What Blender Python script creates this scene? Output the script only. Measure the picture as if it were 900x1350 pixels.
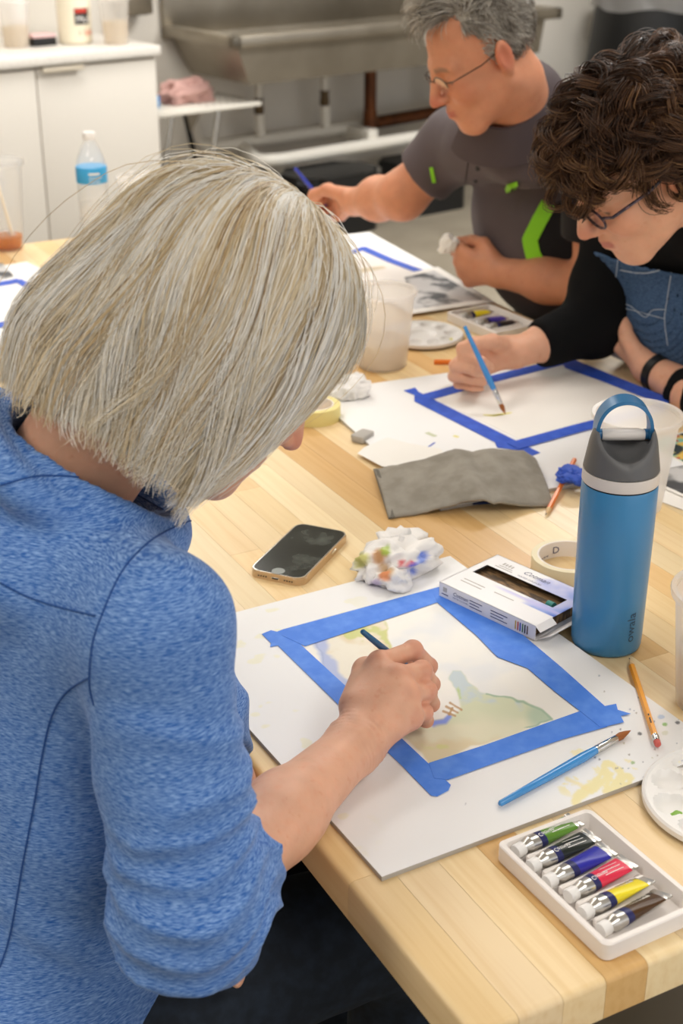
import bpy, bmesh, math, random
import numpy as np
from mathutils import Vector, Matrix

for o in list(bpy.data.objects): bpy.data.objects.remove(o)
SC = bpy.context.scene
COL = SC.collection
random.seed(7); RNG = np.random.default_rng(11)

# ------------------------------------------------------------------ camera
H = 0.76                                     # table top height
FPX = 1875.0                                 # focal length in pixels of a 900x1350 frame (50 mm on full frame)
PITCH = math.radians(25.0); YAW = math.radians(28.1)
CAM = np.array([-.486, -.690, 1.605])
FW = np.array([math.sin(YAW)*math.cos(PITCH), math.cos(YAW)*math.cos(PITCH), -math.sin(PITCH)])
RT = np.array([math.cos(YAW), -math.sin(YAW), 0.0]); UP = np.cross(RT, FW)
cd = bpy.data.cameras.new('camera'); cam = bpy.data.objects.new('camera', cd); COL.objects.link(cam)
cd.sensor_fit = 'VERTICAL'; cd.sensor_height = 36.0; cd.lens = FPX/1350*36
cd.clip_start = .05; cd.clip_end = 60
cd.dof.use_dof = True; cd.dof.focus_distance = 1.50; cd.dof.aperture_fstop = 7.1
m = Matrix(((RT[0], UP[0], -FW[0], CAM[0]), (RT[1], UP[1], -FW[1], CAM[1]), (RT[2], UP[2], -FW[2], CAM[2]), (0, 0, 0, 1)))
cam.matrix_world = m
SC.camera = cam
# ------------------------------------------------------------------ world, exposure
SC.view_settings.view_transform = 'Standard'; SC.view_settings.look = 'None'
SC.view_settings.gamma = 1.0; SC.view_settings.use_curve_mapping = False
SC.view_settings.exposure = 0.52
W = bpy.data.worlds.new('world'); SC.world = W; W.use_nodes = True
W.node_tree.nodes['Background'].inputs[0].default_value = (.985, 1.0, 1.035, 1)
W.node_tree.nodes['Background'].inputs[1].default_value = 0.95
# ceiling lamps: (x, y, size x, size y, watts)
LAMPS = [(0.3, 2.3, 1.2, .6, 5), (1.9, 1.2, 1.2, .6, 9), (-1.5, 0.6, 1.2, .6, 7), (1.0, 4.0, 1.2, .6, 19), (3.2, 3.4, 1.2, .6, 64), (.4, -1.2, 1.2, .6, 9)]
LAMP_Z = 2.72

# ------------------------------------------------------------------ helpers
def srgb(h):
    h = h.lstrip('#'); c = [int(h[i:i+2], 16)/255 for i in (0, 2, 4)]
    return tuple(((x+.055)/1.055)**2.4 if x > .04045 else x/12.92 for x in c)
def ray(x, y): return FW*FPX + RT*(x-450) - UP*(y-675)
def at(x, y, z):                              # photo pixel met with the horizontal plane z
    r = ray(x, y); return CAM + r*((z-CAM[2])/r[2])
def pd(x, y, d):                              # photo pixel at a depth along the optical axis
    return CAM + ray(x, y)/FPX*d
def px(P):
    d = np.asarray(P, float)-CAM; w = d@FW
    return np.stack([450+FPX*(d@RT)/w, 675-FPX*(d@UP)/w], -1)
def V(*a): return np.array(a, float)
def nrm(v): v = np.asarray(v, float); return v/np.linalg.norm(v)

def tag(o, label=None, cat=None, group=None, kind=None):
    if label: o['label'] = label
    if cat: o['category'] = cat
    if group: o['group'] = group
    if kind: o['kind'] = kind
    return o
def thing(name, label, cat, loc=(0, 0, 0), rotz=0, group=None):
    o = bpy.data.objects.new(name, None); COL.objects.link(o); o.empty_display_size = .05
    o.location = [float(c) for c in loc]; o.rotation_euler = (0, 0, rotz)
    return tag(o, label, cat, group)
def finish(me, smooth, sharp=38):
    if smooth:
        me.polygons.foreach_set('use_smooth', [True]*len(me.polygons))
        if sharp: me.set_sharp_from_angle(angle=math.radians(sharp))
    me.update()
def obj(name, geo, m, parent=None, smooth=True, loc=None, rotz=0, sharp=38, vcol=None):
    v, f = geo
    me = bpy.data.meshes.new(name)
    me.from_pydata([tuple(map(float, p)) for p in v], [], [tuple(int(i) for i in q) for q in f])
    me.validate()
    if vcol is not None: set_vcol(me, vcol)
    finish(me, smooth, sharp)
    o = bpy.data.objects.new(name, me); COL.objects.link(o)
    if m is not None: me.materials.append(m)
    if parent is not None: o.parent = parent
    if loc is not None: o.location = [float(c) for c in loc]
    o.rotation_euler = (0, 0, rotz)
    return o
def set_vcol(me, c):
    c = np.asarray(c, np.float32)
    if c.shape[1] == 3: c = np.concatenate([c, np.ones((len(c), 1), np.float32)], 1)
    a = me.color_attributes.new('Col', 'FLOAT_COLOR', 'POINT'); a.data.foreach_set('color', c.ravel())
def fast_obj(name, v, quads, m, parent=None, vcol=None, smooth=True, tris=False):
    k = 3 if tris else 4
    me = bpy.data.meshes.new(name); v = np.asarray(v, np.float32); quads = np.asarray(quads, np.int32)
    me.vertices.add(len(v)); me.vertices.foreach_set('co', v.ravel())
    me.loops.add(quads.size); me.loops.foreach_set('vertex_index', quads.ravel())
    me.polygons.add(len(quads)); me.polygons.foreach_set('loop_start', np.arange(0, quads.size, k, dtype=np.int32))
    if smooth: me.polygons.foreach_set('use_smooth', np.ones(len(quads), bool))
    me.update(calc_edges=True)
    if vcol is not None: set_vcol(me, vcol)
    o = bpy.data.objects.new(name, me); COL.objects.link(o)
    if m is not None: me.materials.append(m)
    if parent is not None: o.parent = parent
    return o
def blend_normals(o, nv, k):                   # shade thin strands partly with the direction of the hair mass
    me = o.data; n0 = np.empty(len(me.vertices)*3, np.float32); me.vertices.foreach_get('normal', n0); n0 = n0.reshape(-1, 3)
    n1 = n0*(1-k)+nv*k; n1 /= np.linalg.norm(n1, axis=1, keepdims=True)+1e-9; me.normals_split_custom_set_from_vertices(n1.tolist())
def copy_tree(o, parent=None):
    c = o.copy(); COL.objects.link(c); c.parent = parent
    for ch in list(o.children): copy_tree(ch, c)
    return c

def bm_geo(bm):
    bm.verts.index_update(); r = ([v.co[:] for v in bm.verts], [[v.index for v in f.verts] for f in bm.faces]); bm.free(); return r
def box(x0, x1, y0, y1, z0, z1, bev=0, seg=2):
    bm = bmesh.new()
    vs = [bm.verts.new((x, y, z)) for z in (z0, z1) for y in (y0, y1) for x in (x0, x1)]
    for q in ((0, 2, 3, 1), (4, 5, 7, 6), (0, 1, 5, 4), (2, 6, 7, 3), (0, 4, 6, 2), (1, 3, 7, 5)): bm.faces.new([vs[i] for i in q])
    if bev: bmesh.ops.bevel(bm, geom=list(bm.edges), offset=bev, segments=seg, profile=.5, affect='EDGES', clamp_overlap=True)
    return bm_geo(bm)
def prism(poly, z0, z1, bev=0, seg=1):
    poly = [tuple(p[:2]) for p in poly]
    ar = sum(poly[i][0]*poly[(i+1) % len(poly)][1]-poly[(i+1) % len(poly)][0]*poly[i][1] for i in range(len(poly)))
    if ar < 0: poly = poly[::-1]
    n = len(poly); bm = bmesh.new()
    a = [bm.verts.new((p[0], p[1], z0)) for p in poly]; b = [bm.verts.new((p[0], p[1], z1)) for p in poly]
    bm.faces.new(a[::-1]); bm.faces.new(b)
    for i in range(n): bm.faces.new((a[i], a[(i+1) % n], b[(i+1) % n], b[i]))
    if bev: bmesh.ops.bevel(bm, geom=[e for e in bm.edges if abs(e.verts[0].co.z-e.verts[1].co.z) < 1e-6 and e.verts[0].co.z > (z0+z1)/2], offset=bev, segments=seg, affect='EDGES', clamp_overlap=True)
    return bm_geo(bm)
def join(*gs):
    v, f = [], []
    for g in gs:
        k = len(v); v += list(g[0]); f += [[i+k for i in q] for q in g[1]]
    return v, f
def xf(geo, M):
    return [tuple(M @ Vector(p)) for p in geo[0]], geo[1]
def mv(geo, x=0, y=0, z=0, rz=0, ry=0, rx=0):
    return xf(geo, Matrix.Translation((x, y, z)) @ Matrix.Rotation(rz, 4, 'Z') @ Matrix.Rotation(ry, 4, 'Y') @ Matrix.Rotation(rx, 4, 'X'))
def lathe(prof, n=40, close=False, a0=0, a1=2*math.pi):
    full = abs(a1-a0-2*math.pi) < 1e-6; cols = n if full else n+1
    v = []; f = []
    for r, z in prof:
        for k in range(cols):
            a = a0+(a1-a0)*k/n; v.append((r*math.cos(a), r*math.sin(a), z))
    m_ = len(prof)
    for i in range(m_ if close else m_-1):
        j = (i+1) % m_
        for k in range(n):
            l = (k+1) % cols
            f.append((i*cols+k, i*cols+l, j*cols+l, j*cols+k))
    if not close:
        if prof[0][0] > 1e-6 and full: f.append(tuple(range(cols))[::-1])
        if prof[-1][0] > 1e-6 and full: f.append(tuple((m_-1)*cols+k for k in range(cols)))
    return v, f
def rrect(w, h, r, n=6):
    p = []
    for cx, cy, a in ((w/2-r, h/2-r, 0), (-w/2+r, h/2-r, 90), (-w/2+r, -h/2+r, 180), (w/2-r, -h/2+r, 270)):
        for k in range(n+1):
            t = math.radians(a+90*k/n); p.append((cx+r*math.cos(t), cy+r*math.sin(t)))
    return p
def tube(path, rad, n=10, cap=True, flat=None):
    path = [np.asarray(p, float) for p in path]; K = len(path)
    rad = [rad]*K if not hasattr(rad, '__len__') else rad
    v = []; f = []; prev = None
    for i, p in enumerate(path):
        t = nrm(path[min(i+1, K-1)]-path[max(i-1, 0)])
        if prev is None:
            ref = V(0, 0, 1) if abs(t[2]) < .9 else V(1, 0, 0); a = nrm(np.cross(t, ref))
        else: a = nrm(prev-t*(prev@t))
        prev = a; b = np.cross(t, a)
        for k in range(n):
            th = 2*math.pi*k/n; v.append(tuple(p+rad[i]*(a*math.cos(th)+b*math.sin(th)*(flat or 1))))
    for i in range(K-1):
        for k in range(n):
            l = (k+1) % n; f.append((i*n+k, i*n+l, (i+1)*n+l, (i+1)*n+k))
    if cap: f.append(tuple(range(n))[::-1]); f.append(tuple((K-1)*n+k for k in range(n)))
    return v, f
def arc_path(pts, r, n=6):                   # polyline with rounded corners
    pts = [np.asarray(p, float) for p in pts]; out = [pts[0]]
    for i in range(1, len(pts)-1):
        a, b, c = pts[i-1], pts[i], pts[i+1]
        d0 = nrm(a-b); d1 = nrm(c-b); s = min(r, np.linalg.norm(a-b)*.45, np.linalg.norm(c-b)*.45)
        p0, p1 = b+d0*s, b+d1*s
        for k in range(n+1):
            t = k/n; out.append((1-t)**2*p0+2*t*(1-t)*b+t*t*p1)
    out.append(pts[-1]); return out
_fc = {}
def text_geo(s, size=1.0, ext=0.0, align='LEFT', res=2):
    c = bpy.data.curves.new('txt', 'FONT'); c.body = s; c.size = size; c.extrude = ext; c.align_x = align; c.resolution_u = res
    o = bpy.data.objects.new('txt', c); COL.objects.link(o)
    dg = bpy.context.evaluated_depsgraph_get(); me = o.evaluated_get(dg).to_mesh()
    g = ([tuple(v.co) for v in me.vertices], [tuple(p.vertices) for p in me.polygons])
    o.evaluated_get(dg).to_mesh_clear(); bpy.data.objects.remove(o); bpy.data.curves.remove(c)
    return g
def strip_path(pts, w, z0=0, z1=.0003, wob=0):  # flat ribbon polygon along 2-D points
    pts = [np.asarray(p[:2], float) for p in pts]; L, R = [], []
    for i, p in enumerate(pts):
        t = pts[min(i+1, len(pts)-1)]-pts[max(i-1, 0)]; t = t/np.linalg.norm(t); n_ = np.array([-t[1], t[0]])
        ww = w if not hasattr(w, '__len__') else w[i]
        L.append(p+n_*ww/2); R.append(p-n_*ww/2)
    return prism(L+R[::-1], z0, z1)

# value noise for colouring and displacing
_perm = RNG.random((64, 64, 64)).astype(np.float32)
def vnoise(P, s=1.0, seed=0):
    P = np.asarray(P, np.float64)*s + seed*17.31
    i = np.floor(P).astype(int); f = P-i; f = f*f*(3-2*f); r = 0
    for dx in (0, 1):
        for dy in (0, 1):
            for dz in (0, 1):
                w = (f[..., 0] if dx else 1-f[..., 0])*(f[..., 1] if dy else 1-f[..., 1])*(f[..., 2] if dz else 1-f[..., 2])
                r = r + w*_perm[(i[..., 0]+dx) & 63, (i[..., 1]+dy) & 63, (i[..., 2]+dz) & 63]
    return r*2-1
def fbm(P, s=1.0, seed=0, oct=3):
    return sum(vnoise(P, s*2**k, seed+k)*.5**k for k in range(oct))/1.5

# ------------------------------------------------------------------ materials
def mat(name, col=None, rough=.5, metal=0, spec=.5, noise=None, bump=None, vcol=False, objcol=False, coat=0, trans=0, sheen=0, sss=0, emit=None, ior=1.45, aniso=0, alpha=1):
    m = bpy.data.materials.new(name); m.use_nodes = True; nt = m.node_tree; N = nt.nodes; L = nt.links
    b = N['Principled BSDF']
    if isinstance(col, str): col = srgb(col)
    c4 = (*(col or (.8, .8, .8)), 1)
    b.inputs['Base Color'].default_value = c4
    b.inputs['Roughness'].default_value = rough; b.inputs['Metallic'].default_value = metal
    b.inputs['Specular IOR Level'].default_value = spec; b.inputs['IOR'].default_value = ior
    b.inputs['Coat Weight'].default_value = coat; b.inputs['Coat Roughness'].default_value = .15
    b.inputs['Transmission Weight'].default_value = trans; b.inputs['Sheen Weight'].default_value = sheen
    b.inputs['Subsurface Weight'].default_value = sss; b.inputs['Subsurface Radius'].default_value = (.012, .005, .003)
    b.inputs['Subsurface Scale'].default_value = .6
    b.inputs['Alpha'].default_value = alpha
    b.inputs['Anisotropic'].default_value = aniso
    if emit:
        b.inputs['Emission Color'].default_value = c4; b.inputs['Emission Strength'].default_value = emit
    src = None
    tc = N.new('ShaderNodeTexCoord')
    def nz(scale, stretch, detail=3, coord='Object'):
        mp = N.new('ShaderNodeMapping'); L.new(tc.outputs[coord], mp.inputs[0]); mp.inputs['Scale'].default_value = stretch
        t = N.new('ShaderNodeTexNoise'); L.new(mp.outputs[0], t.inputs['Vector']); t.inputs['Scale'].default_value = scale; t.inputs['Detail'].default_value = detail
        return t
    if vcol:
        a = N.new('ShaderNodeVertexColor'); a.layer_name = 'Col'; src = a.outputs[0]
    if objcol:
        a = N.new('ShaderNodeObjectInfo'); src = a.outputs['Color']
    if noise:                                  # (scale, stretch, colour2, lo, hi)
        t = nz(noise[0], noise[1])
        r = N.new('ShaderNodeMapRange'); L.new(t.outputs[0], r.inputs[0]); r.inputs[1].default_value = noise[3]; r.inputs[2].default_value = noise[4]
        mx = N.new('ShaderNodeMix'); mx.data_type = 'RGBA'; L.new(r.outputs[0], mx.inputs[0])
        mx.inputs[6].default_value = c4
        c2 = noise[2]; c2 = srgb(c2) if isinstance(c2, str) else c2
        if src is not None:
            L.new(src, mx.inputs[6])
            mu = N.new('ShaderNodeMix'); mu.data_type = 'RGBA'; mu.blend_type = 'MULTIPLY'; mu.inputs[0].default_value = 1
            L.new(src, mu.inputs[6]); mu.inputs[7].default_value = (*c2, 1); L.new(mu.outputs[2], mx.inputs[7])
        else: mx.inputs[7].default_value = (*c2, 1)
        src = mx.outputs[2]
    if src is not None: L.new(src, b.inputs['Base Color'])
    if bump:                                   # (scale, stretch, strength, distance)
        t = nz(bump[0], bump[1], 4)
        bp = N.new('ShaderNodeBump'); bp.inputs['Strength'].default_value = bump[2]; bp.inputs['Distance'].default_value = bump[3]
        L.new(t.outputs[0], bp.inputs['Height']); L.new(bp.outputs[0], b.inputs['Normal'])
    return m
def clear_mat(name, col, transp=.6, rough=.15, gloss=.25, transl=.5, tcol=(1, 1, 1)):
    """thin plastic: part lets light straight through, part scatters it"""
    m = bpy.data.materials.new(name); m.use_nodes = True; nt = m.node_tree; N = nt.nodes; L = nt.links
    N.remove(N['Principled BSDF']); out = N['Material Output']
    c = (*(srgb(col) if isinstance(col, str) else col), 1)
    d = N.new('ShaderNodeBsdfDiffuse'); d.inputs[0].default_value = c
    t = N.new('ShaderNodeBsdfTranslucent'); t.inputs[0].default_value = c
    m1 = N.new('ShaderNodeMixShader'); m1.inputs[0].default_value = transl; L.new(d.outputs[0], m1.inputs[1]); L.new(t.outputs[0], m1.inputs[2])
    tr = N.new('ShaderNodeBsdfTransparent'); tr.inputs[0].default_value = (*tcol, 1)
    m2 = N.new('ShaderNodeMixShader'); m2.inputs[0].default_value = transp; L.new(m1.outputs[0], m2.inputs[1]); L.new(tr.outputs[0], m2.inputs[2])
    g = N.new('ShaderNodeBsdfGlossy'); g.inputs['Roughness'].default_value = rough
    fr = N.new('ShaderNodeLayerWeight'); fr.inputs[0].default_value = .5
    pw = N.new('ShaderNodeMath'); pw.operation = 'POWER'; L.new(fr.outputs['Facing'], pw.inputs[0]); pw.inputs[1].default_value = 3.0
    mm = N.new('ShaderNodeMath'); mm.operation = 'MULTIPLY_ADD'; L.new(pw.outputs[0], mm.inputs[0]); mm.inputs[1].default_value = gloss; mm.inputs[2].default_value = gloss*.08
    m3 = N.new('ShaderNodeMixShader'); L.new(mm.outputs[0], m3.inputs[0]); L.new(m2.outputs[0], m3.inputs[1]); L.new(g.outputs[0], m3.inputs[2])
    L.new(m3.outputs[0], out.inputs[0]); return m

M = {}
M['white'] = mat('white_plastic', '#efece8', .38)
M['board'] = mat('foam_board', '#f0efee', .55)
M['board_v'] = mat('foam_board_painted', None, .5, vcol=True)
M['edge'] = mat('board_edge', '#b9b3ab', .7)
M['paper'] = mat('paper', '#f1ede6', .7)
M['paper_v'] = mat('painted_paper', None, .65, vcol=True, bump=(260, (1, 1, 1), .15, .0006))
M['bluetape'] = mat('blue_tape', '#4782e6', .6, noise=(60, (1, 1, 1), '#5f94ee', .4, .75), bump=(300, (1, 1, 1), .12, .0005))
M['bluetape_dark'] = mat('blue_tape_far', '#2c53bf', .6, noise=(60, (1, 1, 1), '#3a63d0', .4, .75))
M['wood'] = mat('maple', None, .36, objcol=True, spec=.4, noise=(9, (14, .55, 9), (.93, .88, .80), .42, .72), bump=(30, (10, .4, 5), .04, .001))
M['steel'] = mat('stainless_steel', '#a39b8d', .38, .85, noise=(4, (1, 1, 1), '#8d8577', .3, .7))
M['chrome'] = mat('bright_metal', '#d9d7d2', .18, 1)
M['silver'] = mat('tube_foil', '#cfccc6', .28, .9, bump=(120, (1, 1, 1), .3, .001))
M['black'] = mat('black_plastic', '#141414', .45)
M['black_cloth'] = mat('black_cloth', '#0d0d0e', .9, spec=.2, bump=(400, (1, 1, 1), .2, .001))
M['navy'] = mat('navy_print', '#24285f', .4)
M['wallpaint'] = mat('wall_paint', '#dcd6cc', .8, noise=(2, (1, 1, 1), '#d6d0c5', .3, .7))
M['floor'] = mat('grey_floor', '#8f8676', .5, noise=(6, (1, 1, 1), '#82796a', .3, .7))
M['lam'] = mat('white_laminate', '#ddd7cd', .4)
M['quartz'] = mat('pale_counter', '#e6e1d9', .3, noise=(90, (1, 1, 1), '#d6d0c8', .5, .7))
M['pvc'] = mat('white_pvc', '#dcd7cc', .4)
M['copper'] = mat('copper_pipe', '#6b3d1f', .35, .6, noise=(14, (1, 1, 1), '#4b2b18', .4, .7))
M['frost'] = clear_mat('frosted_plastic', '#faf7f3', .45, .35, .2, .55)
M['frost_far'] = clear_mat('frosted_plastic_thin', '#faf7f3', .6, .35, .2, .55)
M['clear'] = clear_mat('clear_plastic', '#fafafa', .86, .06, .35, .5)
M['cloudy'] = clear_mat('cloudy_water', '#e9dcc6', .25, .2, .1, .6, (1, .95, .88))
M['amber'] = clear_mat('amber_drink', '#d9821e', .35, .1, .2, .6, (1, .75, .35))
# ------------------------------------------------------------------ the room
TH = math.radians(10.0)                      # the back wall stands 10 degrees off the table
EX = V(math.cos(TH), math.sin(TH), 0); EY = V(-math.sin(TH), math.cos(TH), 0); RO0 = V(1.622, 4.752, 0)
def RO(a, b, z=0): return RO0 + EX*a + EY*b + V(0, 0, z)
def room_obj(name, geo, m, kind='structure', **k):
    o = obj(name, geo, m, None, loc=RO0, rotz=TH, **k)
    if kind: o['kind'] = kind
    return o
WB = .66                                     # back wall plane in room coordinates
room_obj('floor', box(-4.5, 7, -9, WB+.1, -.1, 0), M['floor'], smooth=False)
room_obj('wall_back', box(-4.5, 7, WB, WB+.1, 0, 2.8), M['wallpaint'], smooth=False)
room_obj('wall_right', box(5.2, 5.3, -9, WB, 0, 2.8), M['wallpaint'], smooth=False)
room_obj('wall_left', box(-4.5, -4.4, -9, WB, 0, 2.8), M['wallpaint'], smooth=False)
M['ceil'] = mat('ceiling_tile', '#e9e6e0', .85)
room_obj('ceiling', box(-4.5, 7, -9, WB+.1, 2.8, 2.9), M['ceil'], smooth=False)
room_obj('baseboard_back', box(.1, 5.2, WB-.012, WB, 0, .1, .003), mat('rubber_base', '#3a3834', .6))
M['lampglow'] = mat('lamp_diffuser', (1, .95, .88), .5, emit=3.0)
for i, (x, y, sx, sy, w) in enumerate(LAMPS):
    t = thing('ceiling_light', 'flat white ceiling light panel above the room', 'lamp', (x, y, LAMP_Z), TH, 'ceiling light panels')
    obj('frame', join(box(-sx/2-.03, sx/2+.03, -sy/2-.03, -sy/2, 0, .08), box(-sx/2-.03, sx/2+.03, sy/2, sy/2+.03, 0, .08), box(-sx/2-.03, -sx/2, -sy/2, sy/2, 0, .08), box(sx/2, sx/2+.03, -sy/2, sy/2, 0, .08)), M['lam'], t, smooth=False)
    obj('diffuser', box(-sx/2, sx/2, -sy/2, sy/2, .03, .04), M['lampglow'], t, smooth=False)
    ld = bpy.data.lights.new('lamp_light', 'AREA'); ld.shape = 'RECTANGLE'; ld.size = sx; ld.size_y = sy; ld.energy = w; ld.color = (1, .99, .97)
    lo = bpy.data.objects.new('lamp_light', ld); COL.objects.link(lo); lo.parent = t; lo.location = (0, 0, .02)

# ---- base cabinets with worktop
DOORW = .52
def cabinet(a1, label):
    t = thing('base_cabinet', label, 'cabinet', RO(a1, .02), TH, 'white base cabinets')
    w = DOORW
    obj('body', box(-w, 0, .02, .56, .1, .872, .002), M['lam'], t)
    obj('toe_kick', box(-w, 0, .08, .55, 0, .1), M['black'], t, smooth=False)
    d = obj('door', box(-w+.003, -.003, 0, .019, .11, .862, .002), M['lam'], t)
    obj('handle', join(box(-w+.02, -w+.19, -.022, .004, .864, .868, .001), box(-w+.02, -w+.19, -.022, -.018, .850, .868, .001)), mat('pull_metal', '#ddd3c0', .4, .3), d)
    return t
cabinet(-.013, 'white cabinet at the right end of the worktop, next to the steel sink')
cabinet(-.013-DOORW, 'white cabinet behind the iced drink with the straw')
t = obj('worktop', box(-2.0, 0, 0, .62, .875, .91, .004), M['quartz'], None, loc=RO0, rotz=TH)
tag(t, 'pale stone worktop over the white cabinets', 'worktop')

def deli_cup(name, label, loc, r0, r1, h, liquid=None, frost='frost', group=None, lip=.004, lm='cloudy', n=44):
    t = thing(name, label, 'cup', loc, 0, group)
    prof = [(.001, 0), (r0*.9, 0), (r0, .004), (r0+(r1-r0)*.93, h*.93), (r1+lip, h*.945), (r1+lip+.001, h*.985), (r1+lip, h), (r1-.0012, h*.995), (r1-.0014, h*.95)]
    obj('wall', lathe(prof, n, close=False), M[frost], t)
    if liquid:
        hh = h*liquid; rr = r0+(r1-r0)*.93*liquid-.003
        obj('water', lathe([(.001, .006), (r0-.004, .006), (rr, hh), (.001, hh)], n), M[lm], t)
    return t
deli_cup('frosted_cup', 'frosted plastic cup on the worktop, leftmost, half full of water', RO(-.463, .304, .911), .048, .058, .17, .45, 'frost_far')
deli_cup('frosted_cup', 'frosted plastic cup on the worktop right of the lettered jug', RO(-.112, .15, .911), .046, .057, .17, .5, 'frost_far')
# jug with label
t = thing('plastic_jug', 'cream plastic gallon jug with red and black label on the worktop', 'jug', RO(-.226, .268, .911), TH)
M['jug'] = mat('cream_plastic', '#e8dec6', .45)
obj('body', lathe([(.001, 0), (.058, 0), (.066, .008), (.066, .17), (.06, .19), (.04, .21), (.024, .22), (.024, .24), (.001, .24)], 32), M['jug'], t)
obj('cap', lathe([(.001, .235), (.028, .235), (.028, .258), (.001, .258)], 24), M['white'], t)
def on_cyl(geo, r, ang, z):                   # bend flat lettering (x along, y up) round a cylinder, facing angle ang
    return [(r*math.cos(ang+p[0]/r), r*math.sin(ang+p[0]/r), z+p[1]) for p in geo[0]], geo[1]
def patch(x0, x1, y0, y1, n=8):
    v = [(x0+(x1-x0)*i/n, y, 0) for y in (y0, y1) for i in range(n+1)]
    return v, [(i, i+1, n+2+i, n+1+i) for i in range(n)]
ang = -math.pi/2 - math.radians(18)
obj('label_panel', on_cyl(patch(-.01, .052, .075, .135), .0664, ang, 0), mat('label_black', '#2a2422', .5), t)
obj('label_stripe', on_cyl(patch(-.008, .045, .118, .133), .0668, ang, 0), mat('label_red', '#c0392b', .5), t)
obj('lettering', on_cyl(text_geo('Mult', .036), .0670, ang-.05, .083), M['white'], t)
obj('lettering', on_cyl(text_geo('1 GAL', .028), .0668, ang, .035), mat('label_orange', '#f0603a', .5), t)
# little dark caddy with a pink lid and a ribbed bottle behind it
t = thing('supply_box', 'small black box with pink lid on the worktop', 'box', RO(-.362, .30, .911), TH)
obj('base', box(-.05, .05, -.04, .04, 0, .03, .003), M['black'], t)
obj('lid', box(-.05, .05, -.04, .04, .03, .042, .003), mat('pink_card', '#d9b6b4', .6), t)
t = thing('ribbed_bottle', 'white ribbed bottle with red cap behind the pink lidded box', 'bottle', RO(-.38, .44, .911), TH)
obj('body', lathe([(.001, 0), (.04, 0)]+[(.042 if k % 2 else .039, .01+k*.012) for k in range(12)]+[(.03, .16), (.015, .18), (.001, .18)], 26), M['white'], t)
obj('cap', lathe([(.001, .176), (.018, .176), (.018, .2), (.001, .2)], 18), mat('red_cap', '#c23b32', .4), t)
t = thing('small_jar', 'small white jar with dark base at the left end of the worktop', 'jar', RO(-.62, .22, .911), TH)
obj('body', lathe([(.001, .008), (.035, .008), (.037, .04), (.03, .055), (.001, .056)], 24), M['white'], t)
obj('base', lathe([(.001, 0), (.037, 0), (.037, .009), (.001, .009)], 24), M['black'], t)
t = thing('towel_dispenser', 'stainless steel towel dispenser on the wall beside the sink', 'dispenser', RO(.235, WB-.06, .965), TH)
obj('body', box(-.07, .07, -.05, .058, 0, .32, .006), M['steel'], t)
obj('slot', box(-.055, .055, -.03, .03, -.004, .001), M['black'], t)

# ---- trough sink on the wall
SX0, SX1, SY0, SY1, SZ = .40, 2.335, .09, WB-.004, .905
t = thing('trough_sink', 'long stainless steel wall-hung trough sink', 'sink', RO(0, 0, 0), TH)
def loop4(x0, x1, y0, y1, z): return [(x0, y0, z), (x1, y0, z), (x1, y1, z), (x0, y1, z)]
rings = [loop4(SX0+.11, SX1-.11, SY0+.04, SY1-.06, .70), loop4(SX0+.035, SX1-.09, SY0+.03, SY1-.02, .86), loop4(SX0+.03, SX1-.05, SY0+.03, SY1-.01, .895),
         loop4(SX0+.045, SX1-.06, SY0+.05, SY1-.02, .9), loop4(SX0+.12, SX1-.12, SY0+.06, SY1-.07, .715)]
v = [p for r in rings for p in r]; f = [(3, 2, 1, 0), (16, 17, 18, 19)]
for i in range(4):
    for k in range(4): f.append((i*4+k, i*4+(k+1) % 4, (i+1)*4+(k+1) % 4, (i+1)*4+k))
obj('basin', (v, f), M['steel'], t)
rim = join(box(SX0, SX1, SY0, SY0+.05, SZ-.05, SZ, .008), box(SX0, SX0+.05, SY0, SY1, SZ-.05, SZ, .008), box(SX1-.05, SX1, SY0, SY1, SZ-.05, SZ, .008))
obj('rim', rim, M['steel'], t)
obj('backsplash', box(SX0, SX1, SY1-.03, SY1, SZ-.06, SZ+.28, .006), M['steel'], t)
for a in (.82, 1.20, 1.9):
    obj('supply_pipe', tube([(a, .52, .71), (a, .52, .56)], .02, 12), M['pvc'], t)
    vv = obj('valve', lathe([(.001, 0), (.022, 0), (.024, .02), (.02, .05), (.024, .07), (.001, .07)], 14), mat('brass_valve', '#5b4b35', .4, .6), t); vv.location = (a, .52, .50)
    obj('valve_cover', tube([(a, .52, .50), (a+.005, .52, .40)], .024, 12), M['pvc'], t)
obj('copper_drain', tube(arc_path([(1.43, .46, .71), (1.43, .46, .40), (2.1, .46, .415)], .05), .03, 14), M['copper'], t)
obj('copper_coupling', tube([(1.43, .46, .38), (1.43, .46, .46)], .034, 14), M['copper'], t)
obj('drain_pipe', tube(arc_path([(.46, .56, .66), (.5, .56, .385), (.66, .55, .375), (2.6, .55, .375)], .06), .028, 14), M['pvc'], t)
obj('drain_pipe', tube(arc_path([(.74, .55, .36), (.72, .40, .315), (.82, .36, .315), (2.6, .36, .335)], .05), .030, 14), M['pvc'], t)
for a in (1.37, 2.05): obj('bracket', box(a-.03, a+.03, .36, .56, .33, .39, .006), M['pvc'], t)
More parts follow.
